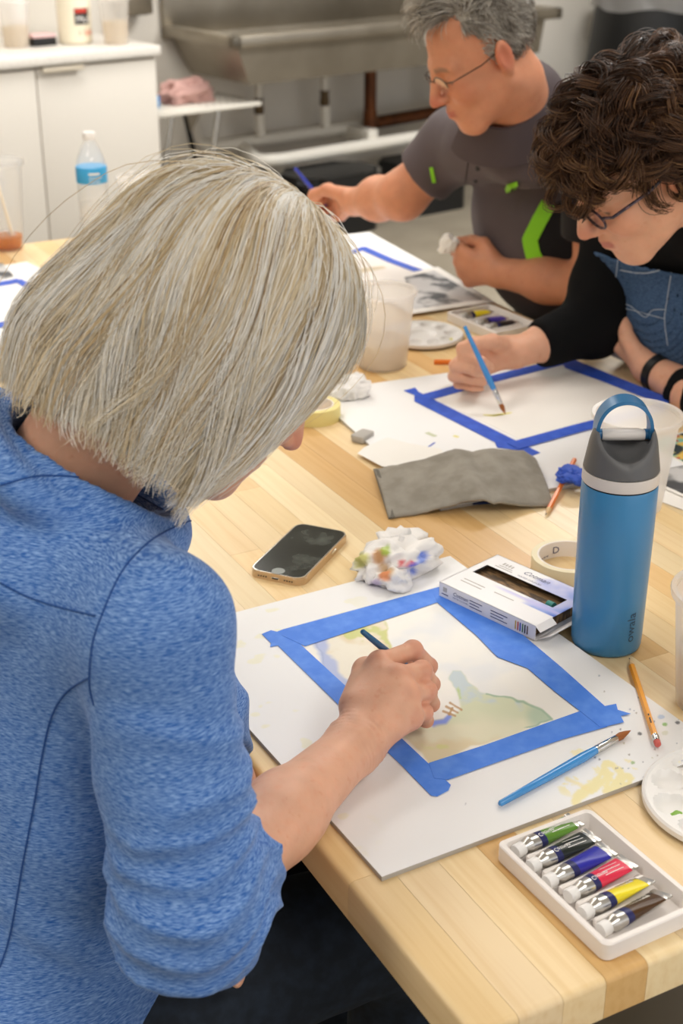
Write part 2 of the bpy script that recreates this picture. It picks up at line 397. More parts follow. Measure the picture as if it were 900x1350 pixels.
# folding shelf with a towel
t = thing('folding_shelf', 'white perforated folding shelf under the left end of the sink', 'shelf', RO(.36, .34, 0), TH)
obj('top', box(-.28, .24, -.16, .17, .60, .618, .004), M['pvc'], t)
for i in range(7):
    for j in range(5): obj('hole', box(-.02+i*.034, -.004+i*.034, -.13+j*.055, -.10+j*.055, .6175, .6188), M['edge'], t, smooth=False)
for s in (-.1, .14):
    obj('leg', tube([(s, .02, .605), (s-.13, .02, .0)], .012, 10), M['chrome'], t)
    obj('leg', tube([(s-.14, .1, .605), (s-.01, .1, .0)], .012, 10), M['black'], t)
o = obj('bracket', prism([(0, 0), (.09, 0), (.02, -.1)], -.006, .006), M['steel'], t); o.rotation_euler = (math.radians(90), 0, 0); o.location = (-.06, -.02, .6)
def crumple(center, rad, seed, n=4, amp=.35, flat=.6, freq=9):
    bm = bmesh.new(); bmesh.ops.create_icosphere(bm, subdivisions=n, radius=1)
    P = np.array([v.co[:] for v in bm.verts]); f_ = [[v.index for v in f.verts] for f in bm.faces]; bm.free()
    d = 1+amp*(1-2.4*np.abs(vnoise(P*1.25, 1, seed)))*.8+amp*.45*(1-2.4*np.abs(vnoise(P*2.6, 1, seed+3)))+amp*.12*vnoise(P*7, 1, seed+5)
    P = P*d[:, None]*np.array(rad); P[:, 2] = np.maximum(P[:, 2], -rad[2]*flat); P[:, 2] += rad[2]*flat
    return P+np.array(center), f_
v, f = crumple((0, 0, 0), (.095, .055, .052), 4, 5, .55)
t = obj('hand_towel', (v, f), mat('pink_towel', '#c9a098', .95, bump=(90, (1, 1, 1), .5, .004)), None, loc=RO(.335, .36, .619), rotz=TH, sharp=0); tag(t, 'crumpled dusty pink towel on the folding shelf', 'towel')
t = obj('glove_box', box(-.03, .03, -.03, .03, 0, .05, .006), mat('blue_box', '#4a90c8', .6), None, loc=RO(.135, .33, .6195), rotz=TH); tag(t, 'small blue box beside the pink towel', 'box')
# dark stuff under the sink
t = thing('black_tote', 'black rounded storage tote on the floor under the sink', 'tote', RO(.98, .20, 0), TH)
obj('body', prism(rrect(.42, .28, .08), 0, .22, .02, 3), M['black'], t)
obj('lid', prism(rrect(.46, .31, .09), .22, .275, .03, 4), M['black'], t)
t = thing('black_tote', 'black storage crate on the floor below the copper pipe', 'tote', RO(1.62, .28, 0), TH)
obj('body', prism(rrect(.34, .3, .05), 0, .2, .01, 2), M['black'], t); obj('lid', prism(rrect(.36, .32, .05), .2, .235, .012, 2), M['black'], t)
t = thing('orange_bucket', 'orange bucket on the floor left of the black tote', 'bucket', RO(.36, .12, 0), 0)
obj('body', lathe([(.001, 0), (.085, 0), (.1, .21), (.104, .22), (.098, .22), (.084, .01), (.001, .01)], 26), mat('orange_plastic', '#b8522c', .5), t)
# waste bin with clear liner
bl = RO(3.13, .22, 0)
t = thing('waste_bin', 'tall black waste bin with clear liner by the wall', 'bin', bl, TH)
pr = [(.001, 0), (.36, 0), (.37, .02), (.285, .89), (.295, .90), (.295, .92), (.275, .92), (.34, .03), (.001, .03)]
obj('body', lathe(pr, 44), M['black'], t)
M['liner'] = clear_mat('bin_liner', '#e9e6e2', .55, .2, .35, .5)
lp = []
for k in range(2):
    pass
n = 72; v = []; f = []
prof = [(.305, .855), (.305, .89), (.306, .925), (.28, .935), (.265, .91), (.25, .83)]
for i, (r, z) in enumerate(prof):
    for k in range(n):
        a = 2*math.pi*k/n; w = (.007*math.sin(a*9+i)+.005*math.sin(a*17+2*i)) ; v.append(((r+w)*math.cos(a), (r+w)*math.sin(a), z+(.012*math.sin(a*5+1) if i == 0 else 0)))
for i in range(len(prof)-1):
    for k in range(n): f.append((i*n+k, i*n+(k+1) % n, (i+1)*n+(k+1) % n, (i+1)*n+k))
obj('liner', (v, f), M['liner'], t)
# ------------------------------------------------------------------ the work table
TW, TL, TT = 1.13, 2.59, .042
table = thing('work_table', 'large butcher block work table with pale laminated wood top', 'table', (0, 0, 0))
SW = TW/26
woodc = ['#efd19e', '#f0d5a6', '#eac892', '#f1d9ae', '#e6c086', '#deb478', '#efd2a0', '#f2dcb4', '#eed0a0', '#f0d6aa']
def stave(x0, x1, y0, y1, left, right, front, back):
    bm = bmesh.new(); g = .00018
    vs = [bm.verts.new((x, y, z)) for z in (H-TT, H) for y in (y0+(0 if front else g), y1-(0 if back else g)) for x in (x0+(0 if left else g), x1-(0 if right else g))]
    for q in ((0, 2, 3, 1), (4, 5, 7, 6), (0, 1, 5, 4), (2, 6, 7, 3), (0, 4, 6, 2), (1, 3, 7, 5)): bm.faces.new([vs[i] for i in q])
    es = []; bm.verts.ensure_lookup_table()
    def pick(fn): return [e for e in bm.edges if all(fn(v.co) for v in e.verts)]
    top = lambda c: c.z > H-1e-4
    if left: es += pick(lambda c: top(c) and c.x < x0+1e-5)
    if right: es += pick(lambda c: top(c) and c.x > x1-1e-5)
    if front: es += pick(lambda c: top(c) and c.y < y0+1e-5)
    if back: es += pick(lambda c: top(c) and c.y > y1-1e-5)
    if es: bmesh.ops.bevel(bm, geom=es, offset=.006, segments=3, affect='EDGES', profile=.5)
    return bm_geo(bm)
for i in range(26):
    y = 0.0; k = 0
    while y < TL-1e-6:
        L = random.uniform(.32, .85)
        if k == 0: L = random.uniform(.12, .7)
        y1 = TL if y+L > TL-.18 else y+L
        o = obj('stave', stave(i*SW, (i+1)*SW, y, y1, i == 0, i == 25, k == 0, y1 == TL), M['wood'], table, sharp=50)
        c = srgb(random.choice(woodc)); j = random.uniform(.93, 1.06); o.color = (c[0]*j, c[1]*j, c[2]*j*random.uniform(.95, 1.03), 1)
        y = y1; k += 1
M['tframe'] = mat('dark_table_frame', '#1b1a19', .5, .3)
for (x, y) in ((.10, .12), (TW-.10, .12), (.10, TL-.12), (TW-.10, TL-.12)):
    o = obj('leg', box(x-.035, x+.035, y-.035, y+.035, 0, H-TT-.06, .004), M['tframe'], table)
obj('frame_rail', box(.07, .12, .1, TL-.1, H-TT-.06, H-TT, .003), M['tframe'], table)
obj('frame_rail', box(TW-.12, TW-.07, .1, TL-.1, H-TT-.06, H-TT, .003), M['tframe'], table)
obj('frame_rail', box(.12, TW-.12, .1, .15, H-TT-.06, H-TT, .003), M['tframe'], table)
obj('frame_rail', box(.12, TW-.12, TL-.15, TL-.1, H-TT-.06, H-TT, .003), M['tframe'], table)
obj('foot_rail', box(.12, TW-.12, .1, .14, .12, .17, .003), M['tframe'], table)
# ------------------------------------------------------------------ things on the table
def lerp(a, b, t): return a+(b-a)*t
def to_local(o_loc, rotz, P):
    P = np.asarray(P, float)-np.asarray(o_loc, float); c, s = math.cos(rotz), math.sin(rotz)
    return np.stack([c*P[..., 0]+s*P[..., 1], -s*P[..., 0]+c*P[..., 1], P[..., 2]], -1)
def in_poly(q, poly):
    x, y = q[..., 0], q[..., 1]; r = np.zeros(x.shape, bool); n = len(poly)
    for i in range(n):
        x1, y1 = poly[i]; x2, y2 = poly[(i+1) % n]
        c = (y1 > y) != (y2 > y); r ^= c & (x < (x2-x1)*(y-y1)/(y2-y1+1e-12)+x1)
    return r
def poly_dist(q, poly, closed=True):          # signed distance, negative inside
    d = np.full(q.shape[:-1], 1e9); n = len(poly)
    for i in range(n if closed else n-1):
        a = np.array(poly[i], float); b = np.array(poly[(i+1) % n], float); ba = b-a
        t = np.clip(((q-a)@ba)/(ba@ba), 0, 1); d = np.minimum(d, np.linalg.norm(q-a-t[..., None]*ba, axis=-1))
    return np.where(in_poly(q, poly), -d, d) if closed else d
def sstep(a, b, x): t = np.clip((x-a)/(b-a), 0, 1); return t*t*(3-2*t)
def grid_quad(c00, c10, c11, c01, nu, nv):
    u = np.linspace(0, 1, nu)[None, :, None]; w = np.linspace(0, 1, nv)[:, None, None]
    P = (1-u)*(1-w)*c00+u*(1-w)*c10+u*w*c11+(1-u)*w*c01
    i = np.arange(nu*nv).reshape(nv, nu)
    q = np.stack([i[:-1, :-1], i[:-1, 1:], i[1:, 1:], i[1:, :-1]], -1).reshape(-1, 4)
    return P.reshape(-1, 3), q
def paint(col, mask, c, op=1.0):
    m_ = (np.clip(mask, 0, 1)*op)[:, None]; return col*(1-m_)+np.array(srgb(c))*m_*1.0

# ---- painting board in front
BZ = .0055
bc = V(.2255, .453, H); brz = math.radians(1.2); bw, bh = .4064, .508
board = thing('drawing_board', 'white foam board with a blue taped landscape watercolour under the painting hand', 'board', bc, brz)
obj('core', box(-bw/2, bw/2, -bh/2, bh/2, 0, BZ-.0004, .0006), M['edge'], board)
P, q = grid_quad(V(-bw/2, -bh/2, BZ), V(bw/2, -bh/2, BZ), V(bw/2, bh/2, BZ), V(-bw/2, bh/2, BZ), 280, 350)
Wp = np.stack([math.cos(brz)*P[:, 0]-math.sin(brz)*P[:, 1]+bc[0], math.sin(brz)*P[:, 0]+math.cos(brz)*P[:, 1]+bc[1], P[:, 2]+H], -1)
Q = px(Wp)
col = np.tile(np.array(srgb('#f0efee')), (len(P), 1)); n1 = fbm(Wp, 60, 3); n2 = fbm(Wp, 170, 8)
scrib = [(760, 1052), (775, 1040), (790, 1030), (800, 1012), (812, 1020), (802, 1038), (815, 1036), (825, 1030)]
d = poly_dist(Q, scrib, False)+n1*5
col = paint(col, (1-sstep(3, 7, np.abs(d-4)+n2*3))*(Q[:, 0] > 745), '#efe2a0', .85)
d = poly_dist(Q, [(748, 1028), (760, 1032), (775, 1040)], False)+n1*4; col = paint(col, 1-sstep(2, 6, d), '#f0e0a4', .7)
col = paint(col, sstep(.45, .6, n1+n2*.3)*sstep(715, 745, Q[:, 0])*sstep(975, 990, Q[:, 1])*(1-sstep(1040, 1060, Q[:, 1])), '#f1e6b4', .8)
col = paint(col, sstep(.5, .62, fbm(Wp, 40, 21))*(1-sstep(430, 520, Q[:, 0])), '#eeeac8', .6)
rr = np.random.default_rng(5)
for k in range(44):
    c = np.array([rr.uniform(770, 900), rr.uniform(905, 1040)]); rad = rr.uniform(.3, .9)
    if k < 8: c = np.array([rr.uniform(600, 880), rr.uniform(880, 1060)])
    cc = ['#8b90a8', '#55596f', '#b9b48c', '#7f8f9f', '#9a8f80'][k % 5]
    col = paint(col, 1-sstep(rad, rad+1, np.linalg.norm(Q-c, axis=1)), cc, .8)
for c, rad, cc in (((843, 967), 2.2, '#20222c'), ((876, 955), 2.6, '#7fb944'), ((871, 945), 4, '#b9cbe6'), ((834, 1005), 2, '#93b56a'), ((876, 966), 3.5, '#dcdcc8'), ((893, 953), 2.5, '#30323a'), ((416, 758), 3, '#d5d8ea')):
    col = paint(col, 1-sstep(rad*.6, rad*.6+1.2, np.linalg.norm((Q-c)*[.7, 1], axis=1)+1.2*n2), cc, .8)
fast_obj('board_face', P, q, M['board_v'], board, vcol=col)
# sheet with the watercolour
def quad_px(pts, z): return [at(x, y, z) for x, y in pts]
inner = quad_px([(401, 853), (577, 794), (765, 938), (566, 1008)], H+BZ)
ctr = sum(inner)/4
ext = [p+nrm(p-ctr)*.007 for p in inner]
lz = lambda P_: to_local(bc, brz, P_)
P, q = grid_quad(ext[3], ext[2], ext[1], ext[0], 200, 280)
Q = px(P); n1 = fbm(P, 45, 2); n2 = fbm(P, 120, 5); n3 = fbm(P, 18, 9)
col = np.tile(np.array(srgb('#f3efe7')), (len(P), 1))
col = paint(col, sstep(.0, .6, n3+.25)*(1-sstep(60, 120, np.linalg.norm((Q-[625, 850])*[.6, 1], axis=1))), '#dfe2e8', .55)
bl = [(415, 850), (430, 836), (470, 822), (507, 822), (516, 850), (522, 872), (495, 890), (470, 905), (450, 925), (436, 905), (425, 870)]
d = poly_dist(Q, bl)+n1*6
ins = 1-sstep(-3, 2, d)
col = paint(col, ins, '#ece4d0', .75)
col = paint(col, ins*sstep(-.2, .5, n3+n1*.5+(Q[:, 0]-455)/90), '#e2cea6', .75)
col = paint(col, ins*sstep(.05, .4, n1+(Q[:, 0]-470)/60-(Q[:, 1]-830)/60), '#c9cf7e', .8)
dd = poly_dist(Q, [(421, 848), (430, 868), (438, 885), (452, 905), (447, 915)], False)+n1*6
col = paint(col, 1-sstep(4, 12, dd), '#aab8e2', .85)
col = paint(col, (1-sstep(0, 1.5, np.abs(d+1)))*(Q[:, 0] < 460), '#8f9fc4', .4)
gr = [(593, 896), (597, 885), (606, 886), (616, 900), (632, 913), (655, 918), (690, 924), (714, 936), (728, 949), (705, 958), (670, 970), (620, 985), (568, 1008), (530, 970), (548, 952), (585, 945), (606, 935), (603, 915)]
d = poly_dist(Q, gr)+n1*4; ins = 1-sstep(-2.5, 1.5, d)
col = paint(col, ins, '#e4e0c2', .9)
col = paint(col, ins*sstep(-.1, .5, n3-(Q[:, 1]-960)/50), '#d2d8b8', .8)
col = paint(col, ins*sstep(0, .5, n1-(Q[:, 1]-925)/26), '#c3d1dd', .8)
col = paint(col, ins*sstep(.1, .5, n1+.4-np.abs(Q[:, 0]-604)/14)*(Q[:, 1] < 922), '#bfd07f', .85)
col = paint(col, ins*sstep(0, .5, n3*.8+n1*.4+(Q[:, 1]-965)/40), '#e0cfa8', .75)
col = paint(col, ins*sstep(.15, .5, n1+n3*.6-.1)*(Q[:, 1] > 955), '#d8d88f', .75)
edge_ = (1-sstep(0, 2.2, np.abs(d+1.2)))*(Q[:, 0] > 640)*(Q[:, 1] < 960); col = paint(col, edge_, '#7ba88c', .7)
col = paint(col, ins*(1-sstep(8, 26, np.linalg.norm(Q-[712, 944], axis=1))), '#a7c3ae', .6)
dd = poly_dist(Q, [(560, 951), (572, 954), (586, 951), (592, 945)], False)+n1*3; col = paint(col, 1-sstep(3, 7, dd), '#7f95e6', .95)
for a_, b_ in (((588, 932), (603, 940)), ((593, 927), (608, 936)), ((584, 938), (600, 944)), ((596, 934), (592, 942))):
    col = paint(col, 1-sstep(.8, 2.2, poly_dist(Q, [a_, b_], False)+n2), '#b8905c', .85)
Pl = lz(P); Pl[:, 2] = BZ+.0004
fast_obj('paper_sheet', Pl, q, M['paper_v'], board, vcol=col)
def tape(parent, loc, rz, zl, pts, name='tape_strip', m_='bluetape', th=.0003):
    L_ = to_local(loc, rz, np.array([at(x, y, loc[2]+zl) for x, y in pts]))
    return obj(name, prism(L_, zl, zl+th), M[m_], parent, smooth=False)
zt = BZ+.0007
tape(board, bc, brz, zt, [(345, 836), (357, 831), (365, 833), (375, 829), (382, 836), (404, 857), (470, 918), (566, 1008), (594, 1035), (591, 1042), (576, 1050), (568, 1049), (530, 1010), (455, 938), (366, 851), (356, 853), (357, 848)])
tape(board, bc, brz, zt+.00035, [(376, 829), (600, 768), (612, 784), (577, 794), (402, 852), (372, 838)])
tape(board, bc, brz, zt+.0007, [(571, 782), (592, 765), (640, 800), (690, 838), (740, 880), (797, 931), (812, 928), (814, 936), (831, 941), (818, 944), (822, 952), (797, 958), (790, 958), (765, 938), (730, 911), (695, 881), (655, 866), (628, 838), (577, 795)])
tape(board, bc, brz, zt+.00035, [(565, 1006), (640, 982), (766, 937), (812, 930), (800, 958), (740, 975), (660, 1003), (590, 1028), (572, 1026)])

# ---- brushes, pencils
M['hblue'] = mat('blue_lacquer', '#3f8fd2', .25, coat=.4); M['hdark'] = mat('dark_blue_lacquer', '#1d5c86', .25, coat=.4); M['hroyal'] = mat('royal_blue_lacquer', '#2c3fb4', .3, coat=.3)
M['bristle'] = mat('brown_bristle', '#9c5a24', .6, bump=(200, (1, 1, 1), .4, .001)); M['bristle_y'] = mat('ochre_bristle', '#d79b35', .6)
M['pencil'] = mat('yellow_pencil', '#f6a51d', .35, coat=.3); M['orangepencil'] = mat('orange_pencil', '#ea7a1e', .35); M['pwood'] = mat('pencil_wood', '#e0bd8c', .6); M['rubber'] = mat('pink_eraser', '#d0655c', .7); M['lead'] = mat('graphite', '#3a3a3c', .5)
def shaft(name, parent, p0, p1, stops, m_, n=12):   # stops: (t, radius) along p0-p1
    return obj(name, tube([lerp(p0, p1, t) for t, r in stops], [r for t, r in stops], n), m_, parent)
def brush(label, tail, tip, hm, L=.2, rmax=.0045, bm_='bristle', text=None):
    tail = np.asarray(tail, float); tip = np.asarray(tip, float)
    t = thing('paintbrush', label, 'paintbrush', tail); a = V(0, 0, 0); b = tip-tail
    shaft('handle', t, a, b, [(0, rmax*.35), (.01, rmax*.6), (.3, rmax*.8), (.62, rmax), (.72, rmax*.8)], M[hm])
    shaft('ferrule', t, a, b, [(.715, rmax*.82), (.73, rmax*.86), (.735, rmax*.78), (.745, rmax*.86), (.88, rmax*.72), (.885, rmax*.6)], M['chrome'])
    shaft('bristles', t, a, b, [(.88, rmax*.66), (.92, rmax*.8), (.96, rmax*.5), (1, rmax*.06)], M[bm_])
    return t
zb = H+BZ
brush('blue handled paintbrush lying on the board below the watercolour', at(658, 1060, zb+.005), at(831, 963, zb+.0045), 'hblue', rmax=.0052)

def pencil(label, tip, end, m_='pencil', eraser=True, r=.0037):
    tip = np.asarray(tip, float); e = np.asarray(end, float)-tip; t = thing('pencil', label, 'pencil', tip); L_ = np.linalg.norm(e); a = V(0, 0, 0)
    c = .02/L_
    shaft('lead', t, a, e, [(0, .0002), (c*.25, .001)], M['lead'], 8)
    shaft('sharpened_wood', t, a, e, [(c*.24, .0009), (c, r)], M['pwood'], 8)
    shaft('shaft', t, a, e, [(c, r), (1-(.016/L_ if eraser else 0), r)], M[m_], 6)
    if eraser:
        shaft('ferrule', t, a, e, [(1-.017/L_, r*1.02), (1-.012/L_, r*1.08), (1-.011/L_, r*.95), (1-.006/L_, r*1.05)], M['chrome'], 14)
        shaft('eraser', t, a, e, [(1-.0065/L_, r*.95), (1-.001/L_, r*.95), (1, r*.7)], M['rubber'], 14)
    return t
pcl_ = pencil('yellow pencil with pink eraser lying between blue bottle and board corner', at(829, 867, H+.0045), at(867, 982, H+BZ+.0055))
for k, t_ in enumerate((.70, .74, .76, .78)):
    a_ = lerp(V(0, 0, 0), at(867, 982, H+BZ+.0055)-at(829, 867, H+.0045), t_)+V(-.0012, -.0008, .0034); obj('print_mark', mv(box(-.0016, .0016, -.0007, .0007, 0, .0004), *a_, rz=.9), M['lead'], pcl_, smooth=False)
pencil('orange pencil without eraser beside the grey folder', at(719, 679, H+.004), at(757, 606, H+BZ+.006), 'orangepencil', False)
v, f = crumple((0, 0, 0), (.017, .02, .012), 12, 4, .4)
t = obj('tape_scrap', (v, f), M['bluetape_dark'], None, loc=at(752, 634, H+.012), sharp=20); tag(t, 'crumpled scrap of blue tape stuck on the orange pencil', 'tape scrap')
pencil('short ochre pencil end behind the hand of the person in the apron', at(628, 478, H+.004), at(572, 477, H+.004), 'orangepencil', False, .0045)

# ---- tray with paint tubes
def tray_geo(w, h, z, t):
    o = rrect(w, h, .008, 5); i = rrect(w-2*t, h-2*t, .005, 5); i2 = rrect(w-2*t-.006, h-2*t-.006, .004, 5); n = len(o)
    o2 = rrect(w-.004, h-.004, .007, 5)
    rings = [[(x, y, 0) for x, y in o2], [(x, y, .002) for x, y in o], [(x, y, z-.001) for x, y in o], [(x*(w-.002)/w, y*(h-.002)/h, z) for x, y in o], [(x, y, z) for x, y in i], [(x, y, .0035) for x, y in i2]]
    v = [p for r in rings for p in r]; f = [tuple(range(n))[::-1], tuple(5*n+k for k in range(n))]
    for r in range(5):
        for k in range(n): f.append((r*n+k, r*n+(k+1) % n, (r+1)*n+(k+1) % n, (r+1)*n+k))
    return v, f
M['tray'] = mat('tray_plastic', '#f0e9e3', .35)
TRW, TRH, TRZ = .108, .158, .019
def make_tray(label, loc, rz):
    t = thing('paint_tray', label, 'tray', loc, rz, 'white tube trays')
    obj('body', tray_geo(TRW, TRH, TRZ, .0055), M['tray'], t)
    for k in range(5):
        y = TRH/2-.0245-k*.0242+.0005
        obj('divider', box(-.036, .040, y-.0032, y+.0032, .0034, .0125, .0028, 2), M['tray'], t)
    return t
def loft_tube(x0, x1, grow=0, n=20, seg=8, L=.066, R=.0078, Wd=.0108):
    v = []; f = []
    for i in range(seg+1):
        x = lerp(x0, x1, i/seg); t = np.clip((x-.006)/(L-.006), 0, 1)
        rz_ = lerp(R, .0010, t**1.15)+grow; ry_ = lerp(R, Wd, t**.8)+grow*.5
        for k in range(n):
            a = 2*math.pi*k/n; v.append((x, ry_*math.cos(a), rz_*math.sin(a)))
    for i in range(seg):
        for k in range(n): f.append((i*n+k, (i+1)*n+k, (i+1)*n+(k+1) % n, i*n+(k+1) % n))
    f.append(tuple(range(n))); f.append(tuple(seg*n+k for k in range(n))[::-1])
    return v, f
def on_tube(geo, L=.066, R=.0078, off=.0006, ang=0):   # wrap lettering (x along, y round the top) on the tube
    out = []
    for p in geo[0]:
        t = np.clip((p[0]-.006)/(L-.006), 0, 1); rz_ = lerp(R, .0010, t**1.15)+off; ry_ = lerp(R, .0108, t**.8)+off*.5
        a = math.pi/2+ang-p[1]/ry_*1.0; a = -(p[1]/ry_)+math.pi/2-ang
        out.append((p[0], ry_*math.cos(a), rz_*math.sin(a)))
    return out, geo[1]
def sub_text(s, size, x, y):
    g = text_geo(s, size); return [(p[0]+x, -p[1]-y, 0) for p in g[0]], g[1]
def paint_tube(label, colr, loc, rz, style, roll=0):
    t = thing('paint_tube', label, 'paint tube', loc, rz, 'paint tubes in trays'); t.rotation_euler = (roll, 0, rz)
    obj('cap', mv(lathe([(.001, 0), (.0062, 0), (.0068, .001), (.0068, .0088), (.0062, .0098), (.001, .0098)], 24), x=-.012, ry=math.pi/2), M['white'], t)
    obj('shoulder', mv(lathe([(.0045, 0), (.0048, .002), (.0074, .006), (.0078, .0085)], 24), x=-.0025, ry=math.pi/2), M['silver'], t)
    obj('body', loft_tube(.006, .0655), M['silver'], t)
    lab = mat('tube_'+colr.strip('#'), colr, .32)
    x0 = .022
    obj('navy_band', loft_tube(x0-.007, x0, .0004, seg=3), M['navy'], t)
    lb = obj('paint_label', loft_tube(x0, .0595, .00035), lab, t)
    obj('crimp', box(.0625, .068, -.0110, .0110, -.0012, .0012, .0004), M['silver'], t)
    if style == 'text':
        g = join(sub_text('Cotman', .0062, x0-.0065, 0))
        obj('lettering', on_tube([(*p,) for p in [(0, 0, 0)]] and ([(x0-.0005-(-q_[1])*0-.0052+.0, q_[0]-x0, 0) if False else (q_[0], q_[1], 0) for q_ in g[0]], g[1])), M['white'], lb)
        for k, y in enumerate((-.005, -.0005, .004)):
            bx = [(lerp(x0+.009, .054, i/6), y+dy, 0) for dy in (0, .0007) for i in range(7)]
            obj('print_line', on_tube((bx, [(i, i+1, 8+i, 7+i) for i in range(6)])), M['white'], lb)
    if style == 'bar':
        bx = [(lerp(x0+.004, .054, i/6), y, 0) for y in (.0015, .0098) for i in range(7)]
        obj('label_patch', on_tube((bx, [(i, i+1, 8+i, 7+i) for i in range(6)])), M['paper'], lb)
        for k in range(13):
            x = x0+.013+k*.002; w = .0006 if k % 3 else .0011
            bx = [(x+dx, y, 0) for y in (.0028, .0085) for dx in (0, w)]
            obj('barcode_line', on_tube((bx, [(0, 1, 3, 2)]), off=.0009), M['lead'], lb)
    return t
tc_ = V(.1915, .096, H); trz = math.radians(1.5)
tray = make_tray('white plastic tray of six paint tubes at the near table corner', tc_, trz)
def in_tray(x, y, z): return tc_+V(math.cos(trz)*x-math.sin(trz)*y, math.sin(trz)*x+math.cos(trz)*y, z)
TUB = [('silver tube of olive green paint with white print, far end of the tray', '#5d8a2c', 'text', -.030, 8), ('silver tube of black paint in the near tray, beside the green one', '#1d2420', 'text', -.031, 6),
       ('slim tube of deep blue paint in the near tray', '#2a2aa0', 'plain', -.031, 7), ('tube of crimson pink paint in the near tray', '#e0304e', 'text', -.026, 8),
       ('tube of lemon yellow paint with barcode in the near tray', '#f0dc28', 'bar', -.029, 6), ('tube of dark brown paint with barcode at the near end of the tray', '#4d3216', 'bar', -.029, 8)]
for k, (lb_, c_, st_, x_, a_) in enumerate(TUB):
    y_ = TRH/2-.0125-k*.0242+.0002
    p = in_tray(x_, y_, .0126)
    paint_tube(lb_, c_, p, trz+math.radians(a_), st_, math.radians(-18 if st_ == 'bar' else 0))
# far tray beside the person in the apron
t2c = at(648, 431, H); t2r = math.radians(4)
make_tray('white plastic paint tray behind the hand of the person in the denim apron', t2c, t2r)
for k, (lb_, c_, y_) in enumerate((('tube of bright yellow paint in the far tray', '#f2dd2a', .05), ('tube of violet blue paint in the far tray', '#4a3fb0', .0), ('tube of black paint in the far tray', '#23262a', -.03))):
    p = t2c+V(math.cos(t2r)*-.03-math.sin(t2r)*y_, math.sin(t2r)*-.03+math.cos(t2r)*y_, .0126); paint_tube(lb_, c_, p, t2r+math.radians(4), 'plain')

# ---- round palettes
def palette_geo(R, wells=10, rw=.0165, ring=.72, deep=.009, nr=40, na=120):
    v = []; f = []
    for i in range(nr+1):
        r = R*i/nr
        for k in range(na):
            a = 2*math.pi*k/na; x, y = r*math.cos(a), r*math.sin(a); z = .010
            for w in range(wells):
                aw = 2*math.pi*w/wells; d_ = math.hypot(x-R*ring*math.cos(aw), y-R*ring*math.sin(aw))
                if d_ < rw: z -= deep*(1-(d_/rw)**2)**.5
            d_ = r
            if d_ < R*.34: z -= deep*.7*(1-(d_/(R*.34))**4)
            e = max(0, r-R*.95)/(R*.05); z += .002*math.sin(min(1, e)*math.pi)
            v.append((x, y, max(z, .0015)))
    for k in range(na): v.append((R*math.cos(2*math.pi*k/na), R*math.sin(2*math.pi*k/na), .0045))
    for i in range(nr+1):
        for k in range(na): f.append((i*na+k, i*na+(k+1) % na, (i+1)*na+(k+1) % na, (i+1)*na+k)[::-1])
    return v, [q_[::-1] for q_ in f]
pal_g = palette_geo(.0875)
def palette(label, loc, rz=0, s=1.0):
    t = thing('paint_palette', label, 'palette', loc, rz, 'round paint palettes'); o = obj('dish', pal_g, M['white'], t, sharp=30); o.scale = (s, s, 1)
    return t
def dab(parent, x, y, z, c, r=.006):
    v, f = crumple((0, 0, 0), (r, r*.7, .0012), 3, 2, .3); o = obj('paint_dab', (v, f), mat('dab_'+c.strip('#'), c, .3), parent, loc=(x, y, z)); return o
p_ = palette('round white paint palette at the right edge, near the tube tray', at(965, 1062, H), .3)
dab(p_, -.056, .028, .0045, '#7fae3a'); 
p_ = palette('white paint palette between the milky cup and the far tray', at(556, 446, H), .2, .9); dab(p_, .03, -.05, .0045, '#e6e06a', .004)
palette('white round palette half hidden behind the blond hair', at(16, 478, H), .1, .6)

# ---- steel bottle
M['bottle'] = mat('blue_powder_coat', '#3c85b8', .34, 0, coat=.25, bump=(900, (1, 1, 1), .05, .0003))
M['lidgrey'] = mat('grey_lid', '#5f5f60', .45); M['lidwhite'] = mat('pale_lid', '#ddd6d0', .42); M['loopblue'] = mat('blue_loop', '#31709f', .3)
# ------------------------------------------------------------------ implicit surfaces (smoothly blended solids -> one mesh)
def rc(P, a, b, ra, rb):
    a = np.asarray(a, float); ba = np.asarray(b, float)-a; t = np.clip(((P-a)@ba)/(ba@ba+1e-12), 0, 1)
    return np.linalg.norm(P-a-t[:, None]*ba, axis=1)-(ra+(rb-ra)*t)
def ell(P, c, r, R=None):
    q = P-np.asarray(c, float)
    if R is not None: q = q@R
    r = np.asarray(r, float); k0 = np.linalg.norm(q/r, axis=1); k1 = np.linalg.norm(q/(r*r), axis=1)
    return k0*(k0-1)/np.maximum(k1, 1e-9)
def rbox(P, c, b, r, R=None):
    q = P-np.asarray(c, float)
    if R is not None: q = q@R
    q = np.abs(q)-(np.asarray(b, float)-r); return np.linalg.norm(np.maximum(q, 0), axis=1)+np.minimum(q.max(1), 0)-r
def smin(a, b, k): h = np.clip(.5+.5*(b-a)/k, 0, 1); return b*(1-h)+a*h-k*h*(1-h)
def smax(a, b, k): return -smin(-a, -b, k)
def frame(f, u):                               # columns: forward, left, up
    f = nrm(f); u = np.asarray(u, float); u = nrm(u-f*(u@f)); l = np.cross(u, f); return np.stack([f, l, u], 1)
